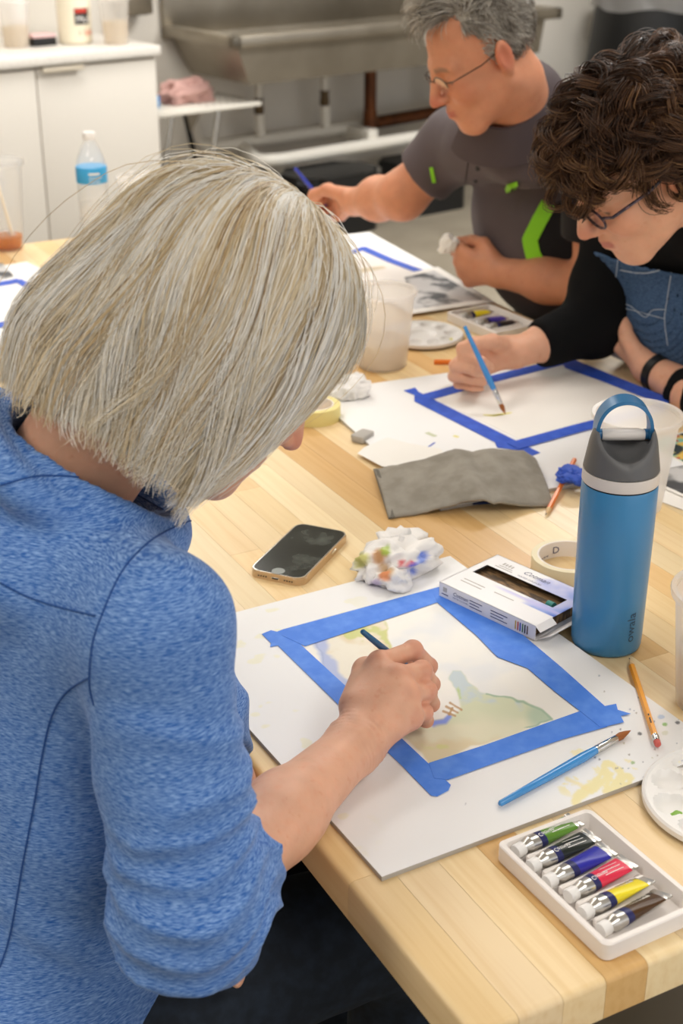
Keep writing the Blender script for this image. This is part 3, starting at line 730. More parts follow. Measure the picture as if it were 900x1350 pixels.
def sdf_mesh(fn, lo, hi, h):
    lo = np.asarray(lo, float); n = np.ceil((np.asarray(hi, float)-lo)/h).astype(int)+1; B = 8
    nb = (n+B-1)//B; n = nb*B
    bi = np.stack(np.meshgrid(*[np.arange(k) for k in nb], indexing='ij'), -1).reshape(-1, 3)
    dc = fn(lo+(bi*B+B/2-.5)*h)
    Vv = np.repeat(np.repeat(np.repeat(np.where(dc < 0, -1., 1.).reshape(nb).astype(np.float32), B, 0), B, 1), B, 2)
    act = bi[np.abs(dc) < B*h*.87*1.6+.004]
    loc = np.stack(np.meshgrid(*[np.arange(B)]*3, indexing='ij'), -1).reshape(-1, 3)
    for s in range(0, len(act), 700):
        idx = (act[s:s+700][:, None, :]*B+loc[None]).reshape(-1, 3)
        Vv[idx[:, 0], idx[:, 1], idx[:, 2]] = fn(lo+idx*h)
    ins = Vv < 0
    c8 = [ins[dx:n[0]-1+dx, dy:n[1]-1+dy, dz:n[2]-1+dz] for dx in (0, 1) for dy in (0, 1) for dz in (0, 1)]
    s8 = sum(c.astype(np.int8) for c in c8); cells = np.argwhere((s8 > 0) & (s8 < 8))
    cid = np.full(n-1, -1, np.int32); cid[cells[:, 0], cells[:, 1], cells[:, 2]] = np.arange(len(cells))
    acc = np.zeros((len(cells), 3)); cnt = np.zeros(len(cells))
    corners = [(dx, dy, dz) for dx in (0, 1) for dy in (0, 1) for dz in (0, 1)]
    for a in corners:
        for ax in range(3):
            if a[ax]: continue
            b = list(a); b[ax] = 1
            A = cells+np.array(a); Bq = cells+np.array(b); va = Vv[A[:, 0], A[:, 1], A[:, 2]]; vb = Vv[Bq[:, 0], Bq[:, 1], Bq[:, 2]]
            cr = (va < 0) != (vb < 0); t = np.where(cr, va/(va-vb+1e-12), 0)
            p = A.astype(float); p[:, ax] += t; acc += np.where(cr[:, None], p, 0); cnt += cr
    vert = lo+acc/cnt[:, None]*h
    quads = []
    for ax in range(3):
        o1, o2 = [(1, 2), (2, 0), (0, 1)][ax]
        sl0 = [slice(None)]*3; sl1 = [slice(None)]*3; sl0[ax] = slice(0, -1); sl1[ax] = slice(1, None)
        a = ins[tuple(sl0)]; b = ins[tuple(sl1)]; e = np.argwhere(a != b)
        e = e[(e[:, o1] > 0) & (e[:, o2] > 0) & (e[:, o1] < n[o1]-1) & (e[:, o2] < n[o2]-1)]
        def g(d1, d2):
            c = e.copy(); c[:, o1] -= d1; c[:, o2] -= d2; return cid[c[:, 0], c[:, 1], c[:, 2]]
        qd = np.stack([g(1, 1), g(0, 1), g(0, 0), g(1, 0)], 1); fl = ~a[e[:, 0], e[:, 1], e[:, 2]]
        qd[fl] = qd[fl][:, ::-1]; quads.append(qd)
    q = np.concatenate(quads); q = q[(q >= 0).all(1)]
    return vert, q
def smooth_mesh(v, q, it=2, lam=.5):
    v = v.copy()
    e = np.concatenate([q[:, [0, 1]], q[:, [1, 2]], q[:, [2, 3]], q[:, [3, 0]]])
    for _ in range(it):
        s = np.zeros_like(v); c = np.zeros(len(v))
        for k in range(3): s[:, k] = np.bincount(e[:, 0], v[e[:, 1], k], len(v))+np.bincount(e[:, 1], v[e[:, 0], k], len(v))
        c = np.bincount(e[:, 0], minlength=len(v))+np.bincount(e[:, 1], minlength=len(v)); v = v+lam*(s/np.maximum(c, 1)[:, None]-v)
    return v
def merge(parts):
    vs, qs, k = [], [], 0
    for v, q in parts: vs.append(v); qs.append(q+k); k += len(v)
    return np.concatenate(vs), np.concatenate(qs)

# ---- steel bottle (lid as a carved solid)
BR = .0425
bp = V(*at(798, 846, H)); ba_ = math.atan2(-RT[1], -RT[0])
bot = thing('water_bottle', 'blue steel water bottle with grey lid and carry loop', 'bottle', bp, -YAW)
obj('body', lathe([(.001, 0), (.036, 0), (.0395, .002), (.0405, .006), (.0410, .02), (BR, .15), (BR, .203), (BR-.001, .2065), (.001, .2065)], 72), M['bottle'], bot, sharp=50)
obj('seal_ring', lathe([(.001, .2063), (BR-.0015, .2063), (BR-.0015, .209), (.001, .209)], 60), M['black'], bot)
obj('collar', lathe([(.001, .2086), (BR-.0002, .2086), (BR+.0003, .2096), (BR-.0001, .2226), (.001, .2228)], 72), M['lidwhite'], bot, sharp=50)
def lid_fn(P):
    r = np.hypot(P[:, 0], P[:, 1]); z = P[:, 2]
    topr = .0425-np.maximum(z-.2226, 0)*.16-np.maximum(z-.25, 0)**2*6
    d = smax(r-topr, .2226-z, .001)
    top = .2735-(np.abs(P[:, 0])-.030)**2*4-np.maximum(-P[:, 1]-.004, 0)*.95+np.minimum(P[:, 1], 0)*0
    d = smax(d, (z-top)*.75, .003)
    d = smax(d, -ell(P, (0, -.013, .2700), (.0285, .037, .0335)), .002)       # drinking scoop
    d = smax(d, -rbox(P, (0, .014, .275), (.0315, .022, .022), .004), .002)  # well for the loop
    return d
v, q = sdf_mesh(lid_fn, (-.046, -.046, .219), (.046, .046, .280), .0011); v = smooth_mesh(v, q, 2)
fast_obj('lid', v, q, M['lidgrey'], bot)
obj('lid_button', mv(lathe([(.001, -.0235), (.0058, -.0235), (.0062, -.022), (.0062, .022), (.0058, .0235), (.001, .0235)], 28), x=0, y=.006, z=.2595, ry=math.pi/2), M['lidwhite'], bot)
obj('spout', rbx := box(-.0235, .0235, .010, .030, .253, .2595, .003, 2), M['lidwhite'], bot)
prof = []; n = 40; sv = []; sf = []
for i in range(n+1):
    a = math.pi*i/n; cx = -.0300*math.cos(a); cz = .262+.0385*math.sin(a)**.85 if 0 < i < n else .258
    nx, nz = -math.cos(a), math.sin(a); w = .0115+.002*math.sin(a)
    for (dr, dy) in ((-.0019, -w), (.0019, -w+.001), (.0019, w-.001), (-.0019, w)):
        sv.append((cx+nx*dr, .008+dy, cz+nz*dr))
for i in range(n):
    for k in range(4): sf.append((i*4+k, i*4+(k+1) % 4, (i+1)*4+(k+1) % 4, (i+1)*4+k))
sf.append((3, 2, 1, 0)); sf.append((n*4, n*4+1, n*4+2, n*4+3))
obj('carry_loop', (sv, sf), M['loopblue'], bot, sharp=60)
for s in (-1, 1):
    obj('hinge_pin', mv(lathe([(.001, -.0045), (.006, -.0045), (.006, .0045), (.001, .0045)], 18), x=s*.0275, y=.008, z=.2595, ry=math.pi/2), M['loopblue'], bot)
g = text_geo('owala', .0165, align='LEFT')
la = -math.pi/2+.62
lv = [((BR-.0012+.0006)*math.cos(la-p[1]/BR), (BR-.0012+.0006)*math.sin(la-p[1]/BR), .022+p[0]*.98) for p in g[0]]
lv = []
for p in g[0]:
    z = .020+p[0]; rr_ = .0410+(BR-.0410)*min(1, max(0, (z-.02)/.13))+.0005; a = la-p[1]/BR; lv.append((rr_*math.cos(a), rr_*math.sin(a), z))
obj('lettering', (lv, g[1]), mat('bottle_print', '#2b4f6b', .5), bot, smooth=False)

# ---- cups on the table
deli_cup('frosted_cup', 'milky plastic cup of cloudy water beside the blond hair', at(503, 482, H), .0445, .0575, .142, .36, group='frosted cups')
deli_cup('frosted_cup', 'empty frosted plastic cup right behind the blue bottle', at(829, 668, H), .0445, .0585, .142, None, group='frosted cups')
deli_cup('frosted_cup', 'clear plastic cup at the right edge beside the blue bottle', at(946, 930, H), .0455, .0590, .142, .5, 'frost_far', group='frosted cups')
deli_cup('frosted_cup', 'frosted plastic cup behind the hair, next to the water bottle', at(187, 232, H+.142)-V(0, 0, .142), .0445, .0585, .142, .3, 'frost_far', group='frosted cups')
t = deli_cup('drink_cup', 'tall clear cup with straw and a little amber iced drink', at(12, 328, H), .034, .046, .205, .16, 'clear', lm='amber')
obj('straw', tube([(.012, -.012, .01), (-.022, .02, .235)], .0035, 10), mat('pale_straw', '#f0e2c8', .5), t)
obj('lid', lathe([(.052, .196), (.052, .204), (.047, .207), (.046, .203)], 36), M['clear'], t)
for k in range(4):
    o = obj('ice_cube', box(-.009, .009, -.009, .009, -.009, .009, .003), M['clear'], t, loc=(.014*math.cos(k*1.7), .014*math.sin(k*1.7), .026+.008*(k % 2)), rotz=k)
t = thing('plastic_water_bottle', 'small clear water bottle with blue label and white cap', 'bottle', at(127, 316, H))
prof = [(.001, .002), (.028, .0), (.034, .006), (.035, .02)]
for k in range(9): prof += [(.0335 if k % 2 else .035, .03+k*.0115)]
prof += [(.035, .135), (.0355, .14), (.0355, .17), (.034, .178), (.028, .20), (.018, .222), (.0125, .232), (.0125, .24)]
obj('shell', lathe(prof, 36), clear_mat('thin_pet', '#fafafa', .80, .06, .5, .5), t)
obj('label_band', lathe([(.0358, .138), (.0362, .139), (.0362, .174), (.0358, .175)], 36), mat('sky_label', '#3fa8e2', .4), t)
for k in range(3): obj('print_line', on_cyl(patch(-.004, .022+.006*(k % 2), .004-k*.008, .006-k*.008+(.003 if k == 0 else 0)), .0366, -math.pi/2-.4, .155), M['white'], t)
obj('water', lathe([(.001, .004), (.031, .006), (.032, .09), (.001, .09)], 30), clear_mat('clear_water', '#f2ece2', .85, .05, .2, .5), t)
obj('cap', lathe([(.001, .236), (.0145, .236), (.0148, .2385), (.0148, .25), (.013, .2525), (.001, .2525)], 28), M['white'], t)

# ---- phone
c0 = (at(333, 752, H+.008)+at(392, 769, H+.008))/2; c1 = (at(399, 690, H+.008)+at(455, 704, H+.008))/2
dv = c1-c0; pl = np.linalg.norm(dv); prz = math.atan2(dv[1], dv[0])-math.pi/2; pc = (c0+c1)/2; pc[2] = H
ph = thing('smartphone', 'smartphone with dark smudged screen in a clear case', 'phone', pc, prz)
M['case'] = mat('clear_case', '#caa678', .2, .0, spec=.6, coat=.5); M['screen'] = mat('dark_screen', '#1f2320', .12, spec=.6, noise=(26, (1, 1, 1), '#5d625c', .52, .78))
obj('case', prism(rrect(.077, .151, .014, 8), 0, .0105, .002, 3), M['case'], ph)
obj('body_edge', prism(rrect(.0745, .1485, .0125, 8), .0103, .0110), M['chrome'], ph)
obj('screen', prism(rrect(.071, .145, .011, 8), .0108, .0114, .0003), M['screen'], ph)
obj('port', box(-.006, .006, -.0765, -.0750, .0035, .0065, .0006), M['chrome'], ph); obj('port_slot', box(-.0043, .0043, -.0768, -.0760, .0042, .0058), M['black'], ph)
for s in (-1, 1):
    for k in range(4): obj('speaker_hole', mv(lathe([(.001, 0), (.0008, 0), (.0008, .0006), (.001, .0006)], 8), x=s*(.013+k*.0035), y=-.0757, z=.005, rx=math.pi/2), M['black'], ph)
obj('side_button', box(.0378, .0392, .015, .030, .004, .008, .0005), M['chrome'], ph)
obj('smudge', mv(lathe([(.0001, 0), (.0085, 0), (.0085, .0001), (.0001, .0001)], 28), y=-.0665, z=.0114), mat('smudge', '#8d928e', .35), ph); ph.children[0]
# ---- cardboard paint box with window
bx0 = at(579, 767, H+.026); bx1 = at(706, 826, H+.026); bx2 = at(653, 730, H+.026)
dv = bx1-bx0; bl_ = np.linalg.norm(dv); rz_ = math.atan2(dv[1], dv[0]); bwid = abs(to_local(bx0, rz_, bx2)[1])
bz0 = H+BZ+.0012; bhgt = .0195
pb = thing('paint_box', 'white cardboard paint box with brown window and blue wash print', 'box', V(bx0[0], bx0[1], bz0), rz_)
M['card'] = mat('white_card', '#eeeae8', .5); M['card_v'] = mat('printed_card', None, .42, vcol=True)
M['boxin'] = mat('box_interior', '#8a6a45', .7, noise=(40, (1, 4, 1), '#4d3b27', .45, .55))
obj('tray_floor', box(0, bl_, 0, bwid, 0, .0008), M['card'], pb, smooth=False)
obj('side', box(0, bl_, 0, .0007, 0, bhgt), M['card'], pb, smooth=False); obj('side', box(0, bl_, bwid-.0007, bwid, 0, bhgt), M['card'], pb, smooth=False)
obj('end', box(0, .0007, 0, bwid, 0, bhgt), M['card'], pb, smooth=False)
obj('end_flap', mv(box(0, .022, .004, bwid-.004, 0, .0008), x=bl_, z=.0, ry=math.radians(-32)), M['card'], pb, smooth=False)
obj('end_flap', mv(box(0, .010, .0, .03, 0, .0006), x=bl_-.001, z=bhgt, ry=math.radians(35)), M['card'], pb, smooth=False)
obj('inner_tray', box(.004, bl_-.006, .004, bwid-.004, .001, .0125, .001), M['boxin'], pb)
nu, nv = 120, 60; P, q = grid_quad(V(0, 0, bhgt), V(bl_, 0, bhgt), V(bl_, bwid, bhgt), V(0, bwid, bhgt), nu, nv)
u = P[:, 0]/bl_; w = P[:, 1]/bwid
cen = P[q].mean(1); hole = (cen[:, 0]/bl_ > .07) & (cen[:, 0]/bl_ < .90) & (cen[:, 1]/bwid > .46) & (cen[:, 1]/bwid < .72)
nn = fbm(P, 30, 4); col = np.tile(np.array(srgb('#f0edec')), (len(P), 1))
col = paint(col, sstep(-.1, .5, nn*.8+(u-.62)*2.4), '#b3b6e6', .9); col = paint(col, sstep(.0, .6, nn+(u-.78)*3.2), '#6f8fdd', .9); col = paint(col, sstep(.25, .5, nn+(u-.86)*4), '#3f5fc6', .85)
col = paint(col, (w < .42)*sstep(-.2, .1, .3-np.abs(w-.42)*6)*sstep(.3, .5, u), '#b9b4e8', .7)
col[w < .30] = srgb('#f0edec')
fast_obj('printed_top', P, q[~hole], M['card_v'], pb, vcol=col, smooth=False)
def txt(parent, s, size, x, y, z, m_, rz=0, shear=0, name='lettering', rx=0):
    g = text_geo(s, size); g = ([(p[0]+shear*p[1], p[1], p[2]) for p in g[0]], g[1])
    return obj(name, mv(g, x, y, z, rz, 0, rx), m_, parent, smooth=False)
txt(pb, 'Cotman', .0125, bl_*.36, bwid*.84, bhgt+.0003, M['navy'], 0, .3); txt(pb, 'WATER COLOURS', .0045, bl_*.36, bwid*.75, bhgt+.0003, M['navy'])
def bar_print(x0, x1, y, h_, m_='edge', side=False):
    g = box(x0, x1, -.0004, -.0001, y, y+h_) if side else box(x0, x1, y, y+h_, bhgt+.0001, bhgt+.0003); obj('print_line', g, M[m_], pb, smooth=False)
bar_print(bl_*.12, bl_*.30, bwid*.76, .0012); bar_print(bl_*.14, bl_*.28, bwid*.80, .0010)
for k in range(4): bar_print(bl_*(.15+.03*k), bl_*(.165+.03*k), bwid*.84, .006-.001*(k % 2))
for k in range(3): bar_print(bl_*(.1 if k < 2 else .42), bl_*(.32 if k < 2 else .62), bwid*(.26-.06*(k % 2)), .0012)
sg = dict(rx=math.pi/2)
bar_print(bl_*.03, bl_*.10, .005, .001, 'navy', True); bar_print(bl_*.045, bl_*.085, .009, .006, 'edge', True); txt(pb, 'Cotman', .0075, bl_*.15, -.0004, .0095, M['navy'], 0, .3, **sg); txt(pb, 'WATER COLOURS', .003, bl_*.15, -.0004, .0055, M['navy'], **sg)
for k in range(3):
    bar_print(bl_*.33, bl_*(.46-.03*(k % 2)), .013-k*.004, .0009, 'navy', True); bar_print(bl_*.55, bl_*(.72-.04*(k % 2)), .013-k*.004, .0009, 'navy', True)
for k, c in enumerate(('#c9a227', '#c0392b', '#2a3fa0', '#3b6b3a', '#222222', '#5a3a1e')):
    obj('colour_bar', box(bl_*.80+k*.0036, bl_*.80+k*.0036+.0014, -.0005, 0, .004, .015), mat('bar_'+c[1:], c, .5), pb, smooth=False)
obj('tube_cap', mv(lathe([(.001, 0), (.006, 0), (.006, .009), (.001, .009)], 18), x=bl_*.80, y=bwid*.55, z=.0135, ry=math.pi/2), mat('teal_cap', '#2f8f86', .4), pb)

# ---- tape rolls, eraser, paper scraps
def tape_roll(label, loc, R, r, h, c, print_=False):
    t = thing('tape_roll', label, 'tape roll', loc)
    obj('tape', lathe([(r+.0022, 0), (R, 0), (R+.0003, .001), (R+.0003, h-.001), (R, h), (r+.0022, h)], 64, close=True), mat('masking_tape', c, .6), t)
    obj('core', lathe([(r, 0), (r+.0023, 0), (r+.0023, h+.0001), (r, h+.0001)], 64, close=True), mat('card_core', '#efe6dc', .6), t)
    if print_:
        wrap = lambda g, a0, z: ([((r-.0004)*math.cos(a0-p[0]/r), (r-.0004)*math.sin(a0-p[0]/r), z+p[1]) for p in g[0]], g[1])
        ring = [(.0055*math.cos(2*math.pi*k/20)*e, .0055*math.sin(2*math.pi*k/20)*e, 0) for e in (1, .8) for k in range(20)]
        obj('emblem', wrap((ring, [(k, (k+1) % 20, 20+(k+1) % 20, 20+k) for k in range(20)]), math.radians(150), .012), M['navy'], t, smooth=False)
        obj('emblem', wrap(([(-.003, -.003, 0), (.003, -.001, 0), (.001, .003, 0)], [(0, 1, 2)]), math.radians(150), .012), M['navy'], t, smooth=False)
        obj('lettering', wrap(text_geo('D', .014), math.radians(88), .006), M['navy'], t, smooth=False)
        for k in range(5): obj('print_mark', wrap(patch(-.002, .002, 0, .0012, 3), math.radians(132-k*8), .004), M['navy'], t, smooth=False)
tape_roll('roll of cream masking tape standing flat beside the blue bottle', at(750, 752, H), .0495, .040, .022, '#ece0bd', True)
tape_roll('roll of yellow masking tape beside the face of the blond person', at(414, 551, H+.0), .043, .030, .025, '#e8d78e')
v, f = box(-.018, .018, -.012, .012, 0, .013, .004, 2); v = np.array(v); v += .0018*np.stack([vnoise(v, 90, 1), vnoise(v, 90, 2), 0*v[:, 0]], 1)
t = obj('kneaded_eraser', (v, f), mat('grey_eraser', '#b4afa8', .8), None, loc=at(478, 580, H), rotz=.5); tag(t, 'small grey kneaded eraser beside the torn paper', 'eraser')
def paper_poly(name, label, cat, pts, z, m_='paper', th=.0006, tilt=None):
    W_ = np.array([at(x, y, z) for x, y in pts]); c = W_.mean(0); o = obj(name, prism(W_-c, 0, th), M[m_], None, smooth=False, loc=c); return tag(o, label, cat)
paper_poly('paper_scrap', 'torn white paper scrap under the edge of the grey folder', 'paper', [(471, 598), (480, 590), (498, 582), (511, 577), (540, 585), (580, 592), (592, 604), (560, 622), (535, 620), (503, 615)], H+.0062)
paper_poly('paper_scrap', 'small white paper sheet near the water bottle, left of the hair', 'paper', [(98, 342), (128, 333), (150, 345), (140, 365), (104, 362)], H+.0005, th=.004)
def tissue(label, loc, rad, seed, colors, n=5, amp=.45):
    v, f = crumple((0, 0, 0), rad, seed, n, amp, .55)
    col = np.tile(np.array(srgb('#efebe6')), (len(v), 1)); nn = np.asarray(v)
    for c, p, r_ in colors: col = paint(col, 1-sstep(r_*.35, r_, np.linalg.norm(nn-np.array(p), axis=1)+.006*fbm(nn, 90, seed)), c, .85)
    t = obj('crumpled_tissue', (v, f), M['tissue'], None, loc=loc, sharp=0, vcol=col); return tag(t, label, 'tissue', 'crumpled tissues')
M['tissue'] = mat('tissue_paper', None, .9, vcol=True, bump=(38, (1, 1, 1), .6, .004))
tl = at(524, 752, H+.006)
v1, f1 = crumple((.0, .0, 0), (.040, .024, .021), 31, 5, .6, .5)
v2, f2 = crumple((-.026, -.030, 0), (.018, .020, .013), 37, 4, .5, .5)
v3, f3 = crumple((.018, .030, 0), (.030, .022, .022), 41, 4, .55, .5)
v, f = join((v1, f1), (v2, f2), (v3, f3)); v = np.array(v); col = np.tile(np.array(srgb('#eeeae6')), (len(v), 1))
Q = px(v+tl)
for c, p, r_ in (('#c8c45c', (476, 738), 14), ('#c98a3a', (500, 733), 13), ('#c8a06a', (508, 752), 12), ('#d9293f', (528, 741), 7), ('#d9293f', (541, 745), 5), ('#e08a58', (506, 758), 8), ('#5f7fe0', (545, 752), 9), ('#6f8fe6', (556, 736), 8), ('#b9a8cc', (494, 770), 9), ('#a9c24a', (508, 726), 8), ('#8fa0d0', (500, 778), 6)):
    col = paint(col, 1-sstep(r_*.4, r_*1.1, np.linalg.norm(Q-np.array(p), axis=1)+6*fbm(v, 80, 3)), c, .85)
t = obj('crumpled_tissue', (v, f), M['tissue'], None, loc=tl, sharp=0, vcol=col); tag(t, 'crumpled white tissue stained with paint near the phone', 'tissue', 'crumpled tissues')
tissue('small crumpled white tissue behind the yellow tape roll', at(462, 520, H+.006), (.030, .024, .018), 52, [])

# ---- grey fabric folder standing open like a low tent
nu, nv = 46, 26; F = [(512, 682, .003), (560, 674, .006), (610, 660, .022), (636, 657, .028), (670, 663, .017), (700, 667, .006), (729, 666, .003)]
Bk = [(493, 618, .010), (535, 611, .022), (575, 600, .034), (600, 592, .040), (650, 592, .038), (690, 594, .030), (705, 603, .018)]
fa = np.array([at(x, y, H+z) for x, y, z in F]); ba = np.array([at(x, y, H+z) for x, y, z in Bk])
def resamp(A, n):
    s = np.linspace(0, len(A)-1, n); i = np.minimum(s.astype(int), len(A)-2); t = (s-i)[:, None]; t = t*t*(3-2*t)*.5+t*.5; return A[i]*(1-t)+A[i+1]*t
fa = resamp(fa, nu); ba = resamp(ba, nu); w = np.linspace(0, 1, nv)[:, None, None]
P = fa[None]*(1-w)+ba[None]*w; P[..., 2] += .006*np.sin(w[..., 0]*math.pi)
P = P.reshape(-1, 3); P[:, 2] += .0022*fbm(P, 30, 6)+.0012*fbm(P, 80, 3); fc = V(P[:, 0].mean(), P[:, 1].mean(), H)
crease = np.abs((np.arange(nu*nv) % nu)-nu*.56); P[:, 2] -= .0045*np.exp(-(crease/.9)**2)
i = np.arange(nu*nv).reshape(nv, nu); q = np.stack([i[:-1, :-1], i[:-1, 1:], i[1:, 1:], i[1:, :-1]], -1).reshape(-1, 4)
P2 = P.copy(); P2[:, 2] -= .0035; allv = np.concatenate([P, P2])-fc; k = nu*nv
b = np.concatenate([i[0, :], i[1:, -1], i[-1, -2::-1], i[-2:0:-1, 0]]); rimq = np.stack([b, np.roll(b, -1), np.roll(b, -1)+k, b+k], 1)[:, ::-1]
allv[:, 2] = np.maximum(allv[:, 2], .0002)
fol = thing('fabric_folder', 'grey felt folder lying open face down like a low tent', 'folder', fc)
M['felt'] = mat('grey_felt', '#a39d92', .92, spec=.2, noise=(30, (1, 1, 1), '#8f897e', .35, .65), bump=(380, (1, 1, 1), .5, .0012))
fast_obj('cover', allv, np.concatenate([q, q[:, ::-1]+k, rimq]), M['felt'], fol)
lc = [at(492, 618, H+.010), at(499, 619, H+.014), at(520, 681, H+.006), at(512, 683, H+.002)]
lv = [tuple(p-fc) for p in lc]+[tuple(p-fc-V(0, 0, .002)) for p in lc]
obj('side_edge', (lv, [(0, 1, 2, 3), (7, 6, 5, 4), (0, 4, 5, 1), (1, 5, 6, 2), (2, 6, 7, 3), (3, 7, 4, 0)]), mat('felt_edge', '#6d6961', .9), fol)
v, f = box(-.05, .05, -.045, .045, .0, .0035, .001); obj('lining', mv((v, f), (P[:, 0].mean()-fc[0])+.02, -.005, .0005, -.35), mat('navy_lining', '#23305e', .8), fol)

# ---- the other boards
def board_at(label, corner, toward, flip, w_, h_, group='drawing boards'):
    c0_ = at(*corner, H+.005); d_ = at(*toward, H+.005)-c0_; rz_ = math.atan2(d_[1], d_[0])
    loc = V(c0_[0], c0_[1], H); t = thing('drawing_board', label, 'board', loc, rz_, group)
    y0, y1 = (0, h_) if not flip else (-h_, 0)
    obj('core', box(0, w_, y0, y1, 0, .0045, .0005), M['edge'], t); obj('board_face', box(0, w_, y0, y1, .0045, .0055, .0003), M['board'], t)
    return t, loc, rz_
b2, b2l, b2r = board_at('white board with taped sheet in front of the person in the denim apron', (409, 517), (758, 468), True, .4064, .508)
def strips(b_, l_, r_, sets, m_='bluetape_dark', z0=.0062):
    for k, s in enumerate(sets): tape(b_, l_, r_, z0+.0004*k, s, m_=m_)
def sheet(b_, l_, r_, pts, strokes=()):
    L_ = to_local(l_, r_, np.array([at(x, y, l_[2]+.006) for x, y in pts])); obj('paper_sheet', prism(L_, .0055, .0060), M['paper'], b_, smooth=False)
    for c, pp, w_ in strokes:
        L_ = to_local(l_, r_, np.array([at(x, y, l_[2]+.006) for x, y in pp])); obj('paint_stroke', strip_path(L_, w_, .0060, .0062), mat('stroke_'+c[1:], c, .6), b_, smooth=False)
sheet(b2, b2l, b2r, [(566, 522), (746, 480), (878, 536), (692, 582)], [('#e8e08a', [(637, 547), (650, 548), (662, 546), (674, 544)], [.004, .009, .008, .004]), ('#d9d36c', [(648, 548), (662, 547)], [.003, .004])])
strips(b2, b2l, b2r, [[(532, 515), (547, 511), (552, 517), (580, 531), (712, 597), (700, 601), (686, 594), (655, 590), (652, 583), (546, 529), (546, 521)],
                      [(556, 520), (640, 497), (745, 471), (757, 477), (650, 504), (572, 526)], [(737, 474), (747, 470), (820, 500), (888, 527), (874, 534), (800, 505), (745, 485)],
                      [(668, 584), (760, 559), (870, 532), (880, 540), (770, 568), (684, 592)]])
for c, pp, w_ in (('#c9cdb0', [(562, 570), (574, 575)], .008), ('#e6dd8c', [(598, 574), (604, 576)], .006), ('#4a63c0', [(557, 592), (566, 588), (573, 583)], .003)):
    L_ = to_local(b2l, b2r, np.array([at(x, y, H+.006) for x, y in pp])); obj('paint_stroke', strip_path(L_, w_, .0055, .0058), mat('stroke_'+c[1:], c, .6), b2, smooth=False)
b3, b3l, b3r = board_at('white board with taped sheet in front of the grey haired person', (487, 306), (656, 399), True, .50, .40)
sheet(b3, b3l, b3r, [(440, 340), (476, 329), (548, 358), (500, 375), (440, 376)], [('#d9cdb0', [(455, 362), (480, 356), (507, 352)], [.012, .03, .02])])
strips(b3, b3l, b3r, [[(440, 336), (464, 330), (478, 325), (484, 327), (474, 332), (440, 341)], [(472, 328), (482, 325), (520, 342), (558, 356), (545, 358), (510, 345)]])
pr3 = thing('photo_print', 'black and white photo print lying in front of the grey haired person', 'photo print', at(590, 388, H+.0066), b3r)
L_ = to_local(at(590, 388, H+.0066), b3r, np.array([at(x, y, H+.0066) for x, y in [(530, 362), (577, 352), (652, 398), (542, 414), (500, 390)]]))
obj('print_sheet', prism(L_, 0, .0006), M['paper'], pr3, smooth=False)
M['greyprint'] = mat('grey_print', '#c9c7c5', .6, noise=(16, (1, 1, 1), '#4a4a4c', .48, .60))
L_ = to_local(at(590, 388, H+.0066), b3r, np.array([at(x, y, H+.0066) for x, y in [(533, 366), (572, 357), (636, 395), (545, 408)]])); obj('picture', prism(L_, .0006, .0008), M['greyprint'], pr3, smooth=False)
b4, b4l, b4r = board_at('white board with blue tape at the left edge behind the hair', (35, 345), (93, 374), True, .508, .4064)
sheet(b4, b4l, b4r, [(0, 376), (22, 372), (72, 402), (62, 420), (0, 430)])
strips(b4, b4l, b4r, [[(-10, 373), (15, 369), (22, 367), (32, 371), (20, 374), (-10, 379)], [(17, 370), (28, 368), (80, 396), (72, 402)], [(-10, 427), (40, 417), (75, 408), (78, 413), (40, 423), (-10, 434)]])
pr4 = paper_poly('photo_print', 'grey photo print on the board at the left edge', 'photo print', [(-20, 352), (3, 347), (18, 364), (-15, 372)], H+.0066, 'greyprint', .0008)
# fanned prints at the right edge
M['collage'] = mat('colour_print', '#3fb3a0', .5, noise=(14, (1, 1, 1), '#1d2a2c', .46, .58))
nodes = M['collage'].node_tree.nodes
def print_sheet(label, ctr_, w_, h_, rz_, z, m_, margin=.008):
    t = thing('photo_print', label, 'photo print', at(*ctr_, z), rz_); obj('print_sheet', box(-w_/2, w_/2, -h_/2, h_/2, 0, .0012), M['paper'], t, smooth=False)
    return t
zc = H
t = print_sheet('white print sheet lowest in the fan at the right edge', (945, 655), .15, .2, .25, H+.0005, None)
t = print_sheet('black and white photo print in the fan at the right edge', (948, 640), .15, .2, .12, H+.0025, None)
obj('picture', box(-.068, .068, -.09, .09, .0012, .0015), M['greyprint'], t, smooth=False)
t = print_sheet('teal and yellow print on top of the fan at the right edge', (950, 600), .15, .2, .02, H+.0045, None)
P, q = grid_quad(V(-.07, -.095, .0014), V(.07, -.095, .0014), V(.07, .095, .0014), V(-.07, .095, .0014), 70, 90)
n1 = fbm(P, 22, 3); n2 = fbm(P, 30, 14); col = np.tile(np.array(srgb('#7cc4b4')), (len(P), 1))
col = paint(col, sstep(.05, .2, n1), '#e0bb5a'); col = paint(col, sstep(.1, .22, n2), '#2f3b3d'); col = paint(col, sstep(.2, .3, fbm(P, 26, 30)), '#9ad8e0'); col = paint(col, sstep(.32, .4, fbm(P, 34, 40)), '#c2553a')
fast_obj('picture', P, q, M['paper_v'], t, vcol=col)
